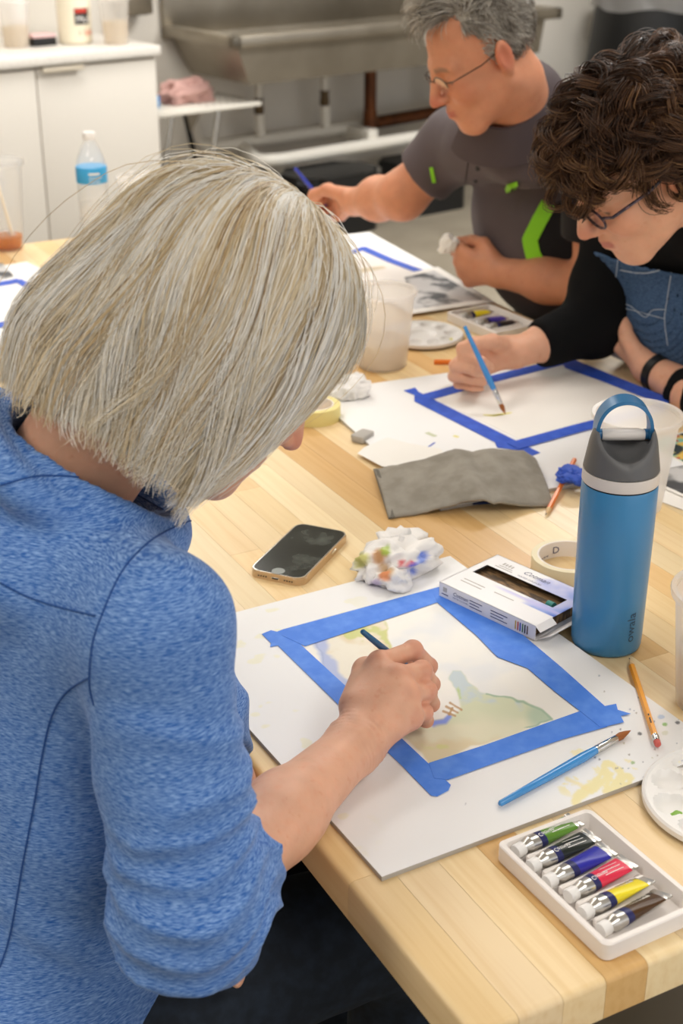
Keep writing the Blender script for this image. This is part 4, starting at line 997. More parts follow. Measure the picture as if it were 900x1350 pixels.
# ------------------------------------------------------------------ people: shared anatomy
def head_sdf(q, male=False, ears=True):
    """q: points in head axes (forward, left, up), metres, origin in the skull at eye height"""
    a = q.copy(); a[:, 1] = np.abs(a[:, 1])
    d = ell(q, (-.014, 0, .036), (.097, .0765, .086))
    d = smin(d, ell(q, (.026, 0, -.030), (.062, .0635, .078)), .03)
    d = smin(d, rc(a, (-.004, .055, -.052), (.062, .017, -.101), .017, .019), .025)
    d = smin(d, ell(q, (.070, 0, -.101), (.021, .021, .018)), .022)
    d = smin(d, ell(a, (.062, .038, -.030), (.026, .024, .024)), .022)
    d = smin(d, rc(a, (.083, .008, .020), (.070, .046, .017), .010 if male else .008, .010), .016)
    d = smin(d, ell(q, (.072, 0, -.066), (.026, .030, .024)), .018)               # muzzle
    d = smax(d, -ell(a, (.098, .031, -.003), (.020, .017, .0115)), .012)          # eye sockets
    d = smin(d, ell(a, (.0715, .031, -.003), (.0135, .0145, .0115)), .004)        # lids
    d = smin(d, rc(q, (.088, 0, .012), (.112, 0, -.034), .0075, .0105), .010)     # nose
    d = smin(d, ell(a, (.099, .0105, -.037), (.0115, .0085, .0075)), .006)
    d = smax(d, -ell(a, (.106, .0062, -.0455), (.0055, .0035, .0035)), .002)
    d = smin(d, rc(a, (.0965, .0, -.0605), (.088, .019, -.0635), .0058, .0035), .005)
    d = smin(d, rc(a, (.0955, .0, -.0705), (.087, .018, -.0675), .0062, .0035), .005)
    d = smax(d, -rc(a, (.104, .0, -.0655), (.090, .021, -.0660), .0013, .0010), .002)
    if ears:
        Re = frame((1, .28, -.1), (-.22, .12, 1)); e = (a-np.array((-.012, .079, -.008)))@Re
        de = ell(e, (0, 0, 0), (.0185, .0075, .032)); de = smin(de, ell(e, (.002, -.002, -.026), (.009, .006, .010)), .006)
        de = smax(de, -ell(e, (.003, .0075, .003), (.0105, .0055, .021)), .003)
        de = smin(de, ell(e, (.013, .0, -.004), (.004, .006, .008)), .003)
        d = smin(d, de, .006)
    return d
def skin_colors(base, v, q=None, red=.5, seed=1):
    """pigment: base skin, ruddier nose / ears / cheeks, lips, brows and lash lines on the head (q = head coordinates)"""
    c = np.tile(np.array(srgb(base)), (len(v), 1)); n = fbm(v, 55, seed); n2 = fbm(v, 190, seed+4)
    c = c*(1+.10*n[:, None])*(1+np.stack([0*n, -.10*np.clip(n2, 0, 1), -.12*np.clip(n2, 0, 1)], 1))
    fre = sstep(.48, .70, fbm(v, 150, seed+9)); c = c*(1-fre[:, None]*np.array([.05, .13, .17]))
    if q is not None:
        a = np.abs(q[:, 1])
        def tint(m_, col, o): return c*(1-(m_*o)[:, None])+np.array(srgb(col))*(m_*o)[:, None]
        blob = lambda p, r: 1-sstep(r*.4, r, np.linalg.norm(np.stack([q[:, 0], a, q[:, 2]], 1)-np.array(p), axis=1))
        c = tint(blob((.113, 0, -.038), .026), '#c9735c', red); c = tint(blob((.075, .045, -.03), .038), '#d0805f', red*.6); c = tint(blob((-.012, .085, -.008), .034), '#cf7658', red)
        lips = (1-sstep(.004, .0085, np.abs(q[:, 2]+.0655)))*(1-sstep(.017, .023, a))*(q[:, 0] > .082)
        c = tint(lips, '#b3584f', .7)
        brow = (1-sstep(.0028, .006, np.abs(q[:, 2]-.0185+.18*(a-.03)**2*40)))*sstep(.010, .016, a)*(1-sstep(.045, .054, a))*(q[:, 0] > .05)
        c = tint(brow, '#5f5148', .55)
        lash = (1-sstep(.0008, .0022, np.abs(q[:, 2]+.0085)))*(1-sstep(.012, .016, np.abs(a-.031)))*(q[:, 0] > .07)
        c = tint(lash, '#3a2a22', .8)
    return np.clip(c, 0, 1)
def limb(P, pts, rad, k=.02):
    d = None
    for i in range(len(pts)-1):
        e = rc(P, pts[i], pts[i+1], rad[i], rad[i+1]); d = e if d is None else smin(d, e, k)
    return d
def hand_sdf(P, wrist, mcp, fingers, thumb, wr=(.024, .019), fore=None, thick=.0115):
    """wrist centre, four knuckles, finger chains (pip, dip, tip), thumb chain (cmc, mcp, ip, tip)"""
    d = None
    for i, m_ in enumerate(mcp):
        e = rc(P, lerp(wrist, m_, .12), m_, thick*1.35, thick); d = e if d is None else smin(d, e, .016)
    for i in range(3):
        mid = (mcp[i]+mcp[i+1])/2; d = smin(d, rc(P, lerp(wrist, mid, .3), lerp(wrist, mid, .92), thick*1.15, thick*.98), .010)
    for i, m_ in enumerate(mcp): d = smin(d, rc(P, m_, m_+1e-4, thick*.90, thick*.90), .006)
    r0 = (.0098, .0100, .0094, .0082)
    for i, ch in enumerate(fingers):
        r = r0[i]; pts = [mcp[i]]+list(ch)
        e = limb(P, pts, [r*1.05, r*.98, r*.86, r*.74], .004)
        e = smin(e, np.linalg.norm(P-pts[1], axis=1)-r*1.04, .004)
        d = smin(d, e, .0055)
    e = limb(P, thumb, [.017, .0135, .0115, .0095], .006); d = smin(d, e, .012)
    return d
def strands_mesh(S, Rd, Cc):
    """S (N,K,3) centre lines, Rd (N,K) radii, Cc (N,3) colours -> three sided tubes"""
    N, K, _ = S.shape; T = np.gradient(S, axis=1); T /= np.linalg.norm(T, axis=2, keepdims=True)+1e-9
    ref = np.where(np.abs(T[:, :1, 2:3]) > .8, V(1, 0, 0), V(0, 0, 1))*np.ones_like(S)
    A = np.cross(T, ref); A /= np.linalg.norm(A, axis=2, keepdims=True)+1e-9; Bn = np.cross(T, A)
    ring = [S+Rd[..., None]*(A*math.cos(2*math.pi*k/3)+Bn*math.sin(2*math.pi*k/3)) for k in range(3)]
    v = np.stack(ring, 2).reshape(-1, 3); i = np.arange(N*K*3).reshape(N, K, 3); q = []
    for k in range(3):
        l = (k+1) % 3; q.append(np.stack([i[:, :-1, k], i[:, :-1, l], i[:, 1:, l], i[:, 1:, k]], -1).reshape(-1, 4))
    return v, np.concatenate(q), np.repeat(Cc, K*3, axis=0)
M['skin'] = mat('skin', None, .48, vcol=True, sss=.12, spec=.4, bump=(420, (1, 1, 1), .12, .0008))
M['hair'] = mat('hair', None, .42, vcol=True, spec=.35)
def add_transl(m_, k):                       # strands let part of the light through
    nt = m_.node_tree; N = nt.nodes; b = N['Principled BSDF']; t_ = N.new('ShaderNodeBsdfTranslucent'); mx = N.new('ShaderNodeMixShader'); mx.inputs[0].default_value = k
    src = b.inputs['Base Color'].links[0].from_socket; nt.links.new(src, t_.inputs[0]); nt.links.new(b.outputs[0], mx.inputs[1]); nt.links.new(t_.outputs[0], mx.inputs[2]); nt.links.new(mx.outputs[0], N['Material Output'].inputs[0])
add_transl(M['hair'], .15)
M['hairbase'] = mat('hair_under', None, .7, vcol=True, spec=.2)
def mixc(cols, t):
    cols = np.array([srgb(c) for c in cols]); x = np.clip(t, 0, .9999)*(len(cols)-1); i = x.astype(int); f = (x-i)[:, None]; return cols[i]*(1-f)+cols[i+1]*f
def stool(label, loc):
    t = thing('stool', label, 'stool', loc, 0, 'black work stools')
    obj('seat', lathe([(.001, .39), (.15, .39), (.165, .40), (.165, .425), (.15, .44), (.001, .44)], 36), M['black'], t)
    for k in range(4):
        a = math.pi/4+k*math.pi/2; obj('leg', tube([(.12*math.cos(a), .12*math.sin(a), .392), (.19*math.cos(a), .19*math.sin(a), 0)], .012, 10), M['tframe'], t)
    obj('foot_ring', tube([(.165*math.cos(2*math.pi*k/24), .165*math.sin(2*math.pi*k/24), .15) for k in range(25)], .009, 8), M['tframe'], t)
    return t
def brush_px(label, tail, tip, hm, rmax, bm_='bristle'): return brush(label, tail, tip, hm, rmax=rmax, bm_=bm_)
# ------------------------------------------------------------------ blond person painting in front
per1 = thing('person', 'person with blond bob in blue heather top painting at the near table side', 'person', (-.25, .45, .44))
def rel(o, v): return np.asarray(v)-np.array(o.location)
Hc = pd(293, 450, 1.25); TILT = math.radians(42)
YW = math.radians(-9)                          # head turned a little towards the near side
R1 = frame((math.cos(TILT)*math.cos(YW), math.cos(TILT)*math.sin(YW), -math.sin(TILT)), (math.sin(TILT), 0, math.cos(TILT)))
h2w = lambda q: Hc+np.asarray(q)@R1.T
NB = V(-.168, .445, 1.085); Sr = V(-.150, .262, 1.035); Sl = V(-.17, .625, 1.045)
Er = V(-.158, .192, .812); Wr = at(462, 988, .800); El = V(-.040, .470, .805); Wl = pd(318, 1105, 1.39); 
hipc = V(-.27, .45, .57)
# forearm with the painting hand
mcp = [at(500, 874, .846), at(524, 892, .844), at(537, 916, .832), at(541, 946, .813)]
fing = [[at(544, 857, .842), at(566, 878, .812), at(562, 894, .790)], [at(556, 884, .836), at(569, 902, .808), at(560, 912, .787)],
        [at(563, 911, .822), at(569, 928, .797), at(556, 932, .781)], [at(559, 939, .806), at(562, 950, .787), at(548, 950, .777)]]
thumb = [at(468, 930, .822), at(482, 884, .828), at(518, 872, .815), at(548, 884, .796)]
def hand1(P):
    d = rc(P, lerp(Er, Wr, .05), lerp(Er, Wr, .55), .043, .036); d = smin(d, rc(P, lerp(Er, Wr, .5), Wr, .0365, .0265), .02)
    d = smin(d, hand_sdf(P, Wr, mcp, fing, thumb, thick=.0125), .022)
    for i, m_ in enumerate(mcp): d = smin(d, rc(P, lerp(Wr, m_, .40)+V(-.002, -.002, .0095), m_+V(0, 0, .0075), .0030, .0046), .005)
    ax = nrm(Wr-Er); t = (P-Wr)@ax                                            # wrist creases
    w = np.exp(-((t-.004)/.018)**2)*np.exp(-np.clip((Wr[2]-P[:, 2])/.02, 0, 3)**2)
    return d+w*.0007*np.clip(vnoise(P, 60, 14)+.4, 0, 1)*np.sin(t*2*math.pi/.0055+7*vnoise(P, 40, 3))+.0009*vnoise(P, 110, 6)*w
v1, q1 = sdf_mesh(hand1, (-.22, .12, .735), (.27, .50, .90), .0019); v1 = smooth_mesh(v1, q1, 1, .4)
# lower left arm resting in the lap
Hl = pd(310, 1170, 1.36)
def arm_l(P):
    d = limb(P, [El, lerp(El, Wl, .6), Wl], [.038, .031, .026], .02)
    dn = nrm(Hl-Wl); sd = nrm(np.cross(dn, V(0, 1, .3))); m4 = [Hl+sd*(-.028+.019*k) for k in range(4)]
    ch = [[m_+dn*.038+V(.004, 0, .0), m_+dn*.058+V(.006, 0, -.004), m_+dn*.072+V(.0, 0, -.012)] for m_ in m4]
    return smin(d, hand_sdf(P, Wl, m4, ch, [lerp(Wl, Hl, .3)+sd*-.02, Hl+sd*-.04, Hl+sd*-.042+dn*.025, Hl+sd*-.035+dn*.045]), .02)
v2, q2 = sdf_mesh(arm_l, (-.24, .12, .54), (.08, .56, .86), .0032); v2 = smooth_mesh(v2, q2, 1)
# head and neck, torso
pivot = h2w((-.030, 0, -.075))
def headneck(P):
    q = (P-Hc)@R1; d = head_sdf(q)
    return smin(d, rc(P, pivot+V(0, 0, .02), NB, .056, .060), .03)
v3, q3 = sdf_mesh(headneck, Hc-V(.24, .16, .24), Hc+V(.19, .16, .17), .0034); v3 = smooth_mesh(v3, q3, 1)
def torso_core(P, g=0.0):
    d = ell(P, (-.165, .447, .965), (.095+g, .165+g, .115+g))
    d = smin(d, ell(P, (-.195, .45, .80), (.110+g, .165+g, .19+g)), .06)
    d = smin(d, ell(P, (-.255, .45, .60), (.145+g, .185+g, .15+g)), .08)
    d = smin(d, limb(P, [Sl, NB-V(.012, 0, .055), Sr], [.052+g, .056+g, .052+g], .04), .05)
    return d
def body1(P):
    d = torso_core(P); d = smin(d, limb(P, [Sr, Er], [.045, .038], .02), .03); d = smin(d, limb(P, [Sl, El], [.045, .038], .02), .03)
    for y in (.365, .535): d = smin(d, limb(P, [V(-.24, y, .545), V(.17, y+.0, .535), V(.14, y, .08)], [.08, .058, .04], .03), .05)
    return d
v4, q4 = sdf_mesh(body1, (-.45, .14, .04), (.26, .74, 1.16), .010)
v, q = merge([(v1, q1), (v2, q2), (v3, q3), (v4, q4)])
hq = (v-Hc)@R1; hq[:len(v1)+len(v2)] = 9; hq[len(v1)+len(v2)+len(v3):] = 9
col = skin_colors('#dea98b', v, hq, .55, 2)
kn = np.min([np.linalg.norm(v-p, axis=1) for p in mcp+[c[0] for c in fing]+[c[1] for c in fing]], axis=0); k_ = (1-sstep(.006, .02, kn))[:, None]*.55
col = col*(1-k_)+np.array(srgb('#cc8068'))*k_
fast_obj('body', rel(per1, v), q, M['skin'], per1, vcol=col)
# fingernails are hidden; hair ---------------------------------------------------------------
def bob(phi, t, s=1.0):
    """head-axes surface of the bob: phi round the head (0 front, pi/2 left), t crown -> hem"""
    th = np.clip(t/.5, 0, 1)*math.pi/2; dn = np.clip((t-.5)/.5, 0, 1)
    back = .5-.5*np.cos(phi); rf = .112+.020*back; rl = .100
    swell = 1+.085*np.sin(dn*math.pi*.85)-.13*np.clip(dn-.72, 0, 1)/.28*(.35+.65*back)
    hx = rf*np.cos(phi)*np.sin(th)*swell; hy = rl*np.sin(phi)*np.sin(th)*swell
    front = np.clip(np.cos(phi), 0, 1); hx = hx*(1-.62*dn*front)
    rel_ = 1+.030*vnoise(np.stack([np.cos(phi)*5.5+0*t, np.sin(phi)*5.5+0*t, t*1.6+.0*phi], -1), 1, 15)*np.clip(t*3, 0, 1)+.014*vnoise(np.stack([np.cos(phi)*13+0*t, np.sin(phi)*13+0*t, t*2.5], -1), 1, 19)*np.clip(t*3, 0, 1)
    hx = hx*rel_; hy = hy*rel_
    hz = .036+.106*np.cos(th)-dn*(.176-.004*(1-back)-.012*np.abs(np.sin(phi)))
    return np.stack([-.013+hx*s, hy*s, .036+(hz-.036)*np.where(hz > .036, s, 1)], -1)
nph, ntt = 150, 34; PH, TT_ = np.meshgrid(np.linspace(0, 2*math.pi, nph, endpoint=False), np.linspace(.0, .985, ntt), indexing='ij')
lim = np.where(np.cos(PH) > .86, .40, 1.0); Pc = bob(PH, TT_*lim, .962); n_ = vnoise(np.stack([np.cos(PH)*4, np.sin(PH)*4, TT_*2], -1), 1, 5)
vv = h2w(Pc.reshape(-1, 3)); i = np.arange(nph*ntt).reshape(nph, ntt); j = np.roll(i, -1, 0)
qq = np.stack([i[:, :-1], i[:, 1:], j[:, 1:], j[:, :-1]], -1).reshape(-1, 4)
BLOND = ['#94774f', '#bb9c70', '#d9c196', '#ead8b6', '#f4e9d4', '#fdf8ee']
cb = mixc(BLOND, .62+.3*vnoise(np.stack([np.cos(PH)*14, np.sin(PH)*14, TT_*1.5], -1), 1, 3).reshape(-1))
rg = np.random.default_rng(3)
N, K = 12500, 14
ncl = 420; cphi = rg.uniform(0, 2*math.pi, ncl); ct0 = rg.uniform(.0, .34, ncl)**1.2; clay = rg.uniform(0, 1, ncl); cend = 1.02-.26*rg.random(ncl)**1.6; ccol = rg.uniform(0, 1, ncl); cw = rg.normal(0, 1, (ncl, 3))
w_side = 1+.9*np.sin(cphi-math.pi)                                  # more locks on the visible right side
ci = rg.choice(ncl, N, p=(w_side+.25)/(w_side+.25).sum())
t = np.linspace(0, 1, K)[None]; ph0 = cphi[ci]+rg.normal(0, .055, N); t0 = np.clip(ct0[ci]+rg.normal(0, .02, N), .005, .5); te = np.clip(cend[ci]+rg.normal(0, .05, N), .5, 1.06)
te = np.where(np.cos(ph0) > .90, .42+.1*rg.random(N), te)
tt = t0[:, None]+(te-t0)[:, None]*t
sw = .30*np.sin(tt*3.4+cw[ci, :1]*1.4)*cw[ci, 1:2]*.6*tt+.10*vnoise(np.stack([np.cos(ph0)[:, None]*3+0*tt, np.sin(ph0)[:, None]*3+0*tt, tt*3], -1), 1, 8)
ph = ph0[:, None]+sw-.30*np.sin(ph0)[:, None]*np.clip(tt-.45, 0, 1)*0
ph = ph-.75*np.clip(-np.sin(ph0), -.4, 1)[:, None]*np.clip(1-tt*1.25, 0, 1)**1.6
lay = .962+.040*clay[ci][:, None]+rg.normal(0, .009, N)[:, None]+.012*np.sin(tt*7+cw[ci, 2:3]*3)*tt
Sp = bob(ph, tt, lay)
Sp += rg.normal(0, .0012, (N, 1, 3))*t[..., None]*2+.0035*cw[ci][:, None, :]*(t**2)[..., None]
cu = np.clip((tt-.85)/.2, 0, 1)**2; Sp[..., 2] += 0.006*cu*cw[ci, 1:2]; 
fly = rg.random(N) < .018; Sp[fly] = Sp[fly]*1.0+ (rg.normal(0, 1, (fly.sum(), 1, 3))*np.array([.012, .012, .012])+np.array([0, 0, .012]))*np.sin(t*math.pi*.9)[..., None]
Rr = (.00042+.00026*rg.random(N))[:, None]*(1-.75*t**3); Rr[fly] *= .55
tone = np.clip(.74+.42*(ccol[ci]-.5)*2.0+rg.normal(0, .15, N)+.10*np.cos(ph0)*0, 0, 1)
S_w = Hc+Sp@R1.T
sv, sq, sc_ = strands_mesh(S_w, Rr, mixc(BLOND, tone))
hair = fast_obj('hair', rel(per1, sv), sq, M['hair'], per1, vcol=sc_)
hn = (sv-Hc)@R1-np.array([-.013, 0, .0]); hn[:, 2] = np.clip(hn[:, 2], 0, 1)*1.0; hn /= np.linalg.norm(hn, axis=1, keepdims=True)+1e-9
blend_normals(hair, hn@R1.T, .65)
fast_obj('hair_underlayer', rel(per1, vv), qq, M['hairbase'], hair, vcol=cb)
# top ------------------------------------------------------------------------------------------
armr = [Sr, Er]; cuffr = lerp(Er, Wr, .27); cuffl = lerp(El, Wl, .42)
def wrinkle(P, a, b, amp, per, t0, t1, seed):
    ax = nrm(b-a); L = np.linalg.norm(b-a); t = (P-a)@ax/L; env = sstep(t0, (t0+t1)/2, t)
    ph_ = t*L/per+1.7*vnoise(P, 7, seed)+.30*vnoise(P, 17, seed+2)
    return -amp*env*(1-np.abs(np.sin(ph_*math.pi)))**1.15
nk = nrm(pivot-NB)
ringc = NB+nk*.031+V(-.002, 0, -.011); Rn = frame(nrm(V(nk[2], 0, -nk[0])), nk)
def shirt1(P):
    d = torso_core(P, .012)
    near = np.exp(-np.clip(rc(P, Sr, Er, .07, .07), 0, 1)/.01)
    s = limb(P, [Sr, lerp(Sr, Er, .55), Er+V(-.004, -.006, -.004)], [.062, .057, .060], .02)
    s = smin(s, limb(P, [Er, cuffr], [.057, .047], .02), .025)
    s = s+wrinkle(P, Sr, Er, .0080, .028, .50, .85, 4)*sstep(-.7, .2, vnoise(P, 9, 12))+wrinkle(P, Sr, Er, .005, .085, .15, .5, 22)+.0035*fbm(P, 11, 7)
    ax = nrm(Wr-Er); s = smax(s, (P-cuffr)@ax, .004)
    l = limb(P, [Sl, lerp(Sl, El, .6), El], [.060, .054, .052], .02); l = smin(l, limb(P, [El, cuffl], [.051, .043], .02), .02)
    axl = nrm(Wl-El); l = smax(l+wrinkle(P, Sl, El, .005, .03, .5, .9, 9), (P-cuffl)@axl, .004)
    d = d+.006*fbm(P*np.array([1, 1, 1.8]), 6, 2)-.005*sstep(.2, .8, 1-np.abs(np.sin((P[:, 2]*1.0+P[:, 0]*.7+.06*vnoise(P, 5, 3))*34)))*(1-sstep(.70, .86, P[:, 2]))
    d = smin(d, s, .014); d = smin(d, l, .02)
    d = smax(d, .52-P[:, 2]+.02*vnoise(P, 7, 1), .006)
    # neckline: hollow for the neck, rolled hood edge round it
    qn = (P-ringc)@Rn; rr_ = np.hypot(qn[:, 0]*.86, qn[:, 1]); hol = smax(rr_-.066-np.maximum(qn[:, 2], 0)*.3, -(qn[:, 2]+.02), .006)
    d = smin(d, rc(P, NB-V(.03, 0, .06), ringc-nk*.004, .105, .090), .03)
    d = smax(d, -hol, .006)
    roll = np.hypot(rr_-.082-.010*np.clip(-qn[:, 0]/.08, 0, 1), qn[:, 2]-.004-.010*np.clip(qn[:, 0]/.08, -1, 1))-.021-.003*vnoise(P, 14, 5)
    d = smin(d, roll, .012)
    hood = ell(P, ringc+V(-.075, -.005, -.045), (.055, .120, .050), frame((1, 0, .55), (-.55, 0, 1)))+.006*fbm(P, 12, 11)
    return smin(d, hood, .018)
v, q = sdf_mesh(shirt1, (-.47, .10, .50), (.06, .76, 1.25), .0042); v = smooth_mesh(v, q, 3, .5)
M['heather'] = mat('blue_heather', '#265ca8', .85, spec=.2, sheen=.15, noise=(1.0, (165, 165, 1800), '#98b9e4', .38, .76), bump=(1.0, (165, 165, 1800), .05, .0004))
sh = fast_obj('shirt', rel(per1, v), q, M['heather'], per1)
# stitched seams laid on the surface, plus a hood fold's shade as a dark line
from mathutils.bvhtree import BVHTree
def bvh_of(v, q): return BVHTree.FromPolygons([Vector(p) for p in v], [tuple(int(k) for k in f) for f in q])
bv1 = bvh_of(v, q)
def on_surface(bv, pts, n=40, lift=.0005):
    s = np.linspace(0, len(pts)-1, n); out = []
    for x in s:
        i = min(int(x), len(pts)-2); t = x-i; p0 = np.array(pts[max(i-1, 0)]); p1 = np.array(pts[i]); p2 = np.array(pts[i+1]); p3 = np.array(pts[min(i+2, len(pts)-1)])
        c = .5*((2*p1)+(-p0+p2)*t+(2*p0-5*p1+4*p2-p3)*t*t+(-p0+3*p1-3*p2+p3)*t**3)
        r = nrm(ray(*c)); h = bv.ray_cast(Vector(CAM), Vector(r))
        if h[0] is not None: out.append(np.array(h[0])+np.array(h[1])*lift)
    return out
M['seam_fold_line'] = mat('seam_fold_dark', '#1d4a8c', .8)
for pts in ([(262, 683), (232, 694), (195, 716), (160, 755), (134, 812), (122, 850), (118, 900), (124, 930)], [(118, 893), (88, 912), (68, 945), (55, 1000), (45, 1060), (30, 1140), (14, 1230), (0, 1275)], [(0, 768), (40, 788), (85, 802), (126, 812)], [(0, 640), (50, 628), (110, 630), (165, 645), (215, 672)]):
    path = on_surface(bv1, pts, 48)
    if len(path) > 3: obj('seam_fold_line', tube([p-np.array(per1.location) for p in path], .00075, 6), M['seam_fold_line'], sh)
# trousers -------------------------------------------------------------------------------------
def jeans1(P):
    d = ell(P, (-.255, .45, .585), (.152, .192, .135))
    for y in (.365, .535): d = smin(d, limb(P, [V(-.23, y, .555), V(.17, y, .54), V(.14, y, .10)], [.092, .070, .055], .03), .05)
    d = smax(d+.004*fbm(P, 10, 3), .09-P[:, 2], .01); return smax(d, P[:, 2]-.69, .01)
v, q = sdf_mesh(jeans1, (-.46, .2, .06), (.28, .72, .72), .008)
fast_obj('jeans', rel(per1, v), q, mat('dark_denim', '#141c26', .85, noise=(60, (1, 1, 1), '#1f2a38', .4, .7)), per1)
for s in (0, 1):
    y = .365+.17*s
    g = join(box(.09, .30, y-.04, y+.04, 0, .035, .012, 2), box(.09, .2, y-.037, y+.037, .03, .09, .02, 2)); obj('shoe', (rel(per1, np.array(g[0])), g[1]), M['black'], per1)
stool('black stool under the person in the blue top', (-.27, .45, 0))
btip = at(563, 902, H+BZ+.001); btail = at(477, 832, .888)
brush('dark blue paintbrush held in the hand painting the landscape', btail, btip, 'hdark', rmax=.0048)
# ------------------------------------------------------------------ grey haired person at the far side
FH = nrm(V(math.sin(YAW), math.cos(YAW), 0))
per2 = thing('person', 'grey haired person in dark polo shirt painting at the far table side', 'person', (1.36, 1.66, .44))
HS = 1.0
Hm = pd(633, 68, 2.50)
R2 = frame(-RT*.88-FH*.26-V(0, 0, .50), V(0, 0, 1)-RT*.10)
m2w = lambda q: Hm+(np.asarray(q)*HS)@R2.T
NBm = pd(684, 146, 2.64); Slm = pd(790, 195, 2.62); Srm = pd(602, 190, 2.90)
Erm = pd(530, 258, 2.98); Wrm = pd(468, 266, 3.14); Elm = pd(785, 378, 2.74); Wlm = pd(660, 360, 2.86)
hipm = V(1.40, 1.66, .56)
def fist(W_, dirv, upv, scale=1.0, curl=1.0):
    """curled hand: knuckle row across upv, fingers folding under"""
    F = frame(dirv, upv); f, l, u = F[:, 0], F[:, 1], F[:, 2]
    P_ = lambda a, b, c: W_+(f*a+l*b+u*c)*scale
    mcp_ = [P_(.085, 0, .034), P_(.090, .004, .012), P_(.086, .004, -.010), P_(.077, 0, -.031)]
    ch = [[m_+(f*.026-l*.026*curl)*scale, m_+(f*.006-l*.044*curl)*scale, m_+(-f*.014-l*.040*curl)*scale] for m_ in mcp_]
    th = [P_(.025, -.012, .024), P_(.050, -.026, .040), P_(.082, -.034, .036), P_(.104, -.036, .026)]
    return mcp_, ch, th
# right hand (far) holds a brush, left hand (near) rests on the print
mR = fist(Wrm, nrm(pd(432, 268, 3.24)-Wrm), nrm(V(0, 0, 1)-FH*.5), 1.0); mL = fist(Wlm, nrm(pd(606, 350, 2.92)-Wlm), nrm(V(0, 0, 1)-FH*.35), 1.08)
def flipl(W_, dirv, upv, scale):
    F = frame(dirv, upv); l = F[:, 1]; m_, c_, t_ = fist(W_, dirv, upv, scale); mir = lambda p: p-2*l*((p-W_)@l)
    return [mir(p) for p in m_], [[mir(p) for p in c] for c in c_], [mir(p) for p in t_]
mR = flipl(Wrm, nrm(pd(432, 268, 3.24)-Wrm), nrm(V(0, 0, 1)-FH*.5), 1.05)
def arms2(P):
    d = limb(P, [Srm, Erm, lerp(Erm, Wrm, .5), Wrm], [.052, .047, .043, .030], .03); d = smin(d, hand_sdf(P, Wrm, *mR), .02)
    e = limb(P, [Slm, Elm, lerp(Elm, Wlm, .5), Wlm], [.050, .044, .042, .029], .03); e = smin(e, hand_sdf(P, Wlm, *mL, thick=.013), .02)
    return np.minimum(d, e)
pts = np.array([Srm, Erm, Wrm, Slm, Elm, Wlm]+mR[0]+mL[0]); v1, q1 = sdf_mesh(arms2, pts.min(0)-.10, pts.max(0)+.08, .0045); v1 = smooth_mesh(v1, q1, 1, .4)
piv = m2w((-.028, 0, -.075))
def head2(P):
    q = ((P-Hm)@R2)/HS; d = head_sdf(q, True)*HS
    return smin(d, rc(P, piv, NBm-V(0, 0, .02), .060, .068), .03)
v2, q2 = sdf_mesh(head2, np.minimum(Hm, NBm)-.17, np.maximum(Hm, NBm)+.17, .0040); v2 = smooth_mesh(v2, q2, 1, .4)
chest = (Slm+Srm)/2+V(.105, .06, -.17)
def tor2(P, g=0):
    Rt = frame(nrm(V(-1, .1, 0)), nrm(V(-.35, 0, 1)))
    d = ell(P, chest, (.115+g, .195+g, .19+g), Rt); d = smin(d, ell(P, V(1.40, 1.74, .80), (.135+g, .20+g, .20+g), Rt), .06)
    d = smin(d, ell(P, hipm, (.16+g, .18+g, .13+g)), .06)
    return smin(d, limb(P, [Slm, NBm-V(-.01, 0, .065), Srm], [.058+g, .054+g, .058+g], .04), .05)
def low2(P):
    d = tor2(P)
    for s in (-.1, .1): d = smin(d, limb(P, [hipm+V(0, s, -.02), hipm+V(-.40, s*1.3, -.03), hipm+V(-.36, s*1.3, -.48)], [.085, .062, .045], .03), .05)
    return d
v3, q3 = sdf_mesh(low2, hipm-V(.56, .36, .52), V(1.66, 2.15, 1.25), .012)
v, q = merge([(v1, q1), (v2, q2), (v3, q3)]); hq = ((v-Hm)@R2)/HS; hq[:len(v1)] = 9; hq[len(v1)+len(v2):] = 9
fast_obj('body', rel(per2, v), q, M['skin'], per2, vcol=skin_colors('#d2916f', v, hq, .75, 7))
# polo shirt
slr = lerp(Srm, Erm, .62); sll = lerp(Slm, Elm, .62); nk2 = nrm(piv-NBm); Rn2 = frame(nrm(-RT-nk2*((-RT)@nk2)), nk2); rc2 = pd(668, 132, 2.59)
def shirt2(P):
    d = tor2(P, .016)+.006*fbm(P*np.array([1, 1, .7]), 7, 3)-.004*np.abs(vnoise(P, 13, 6))
    for a, b, c in ((Srm, Erm, slr), (Slm, Elm, sll)):
        s = limb(P, [a, lerp(a, b, .7)], [.070, .066], .02)+.004*vnoise(P, 16, 2); d = smin(d, smax(s, (P-c)@nrm(b-a), .004), .02)
    qn = (P-rc2)@Rn2; r_ = np.hypot(qn[:, 0], qn[:, 1]); d = smax(d, -(smax(r_-.070, -(qn[:, 2]+.03), .005)), .005)
    return smax(d, .50-P[:, 2], .005)
v, q = sdf_mesh(shirt2, np.minimum(np.minimum(Slm, Srm), hipm)-V(.30, .16, .1), V(1.66, 2.2, 1.34), .0058); v = smooth_mesh(v, q, 1, .4)
Q = px(v); base = np.tile(np.array(srgb('#5a5052')), (len(v), 1))
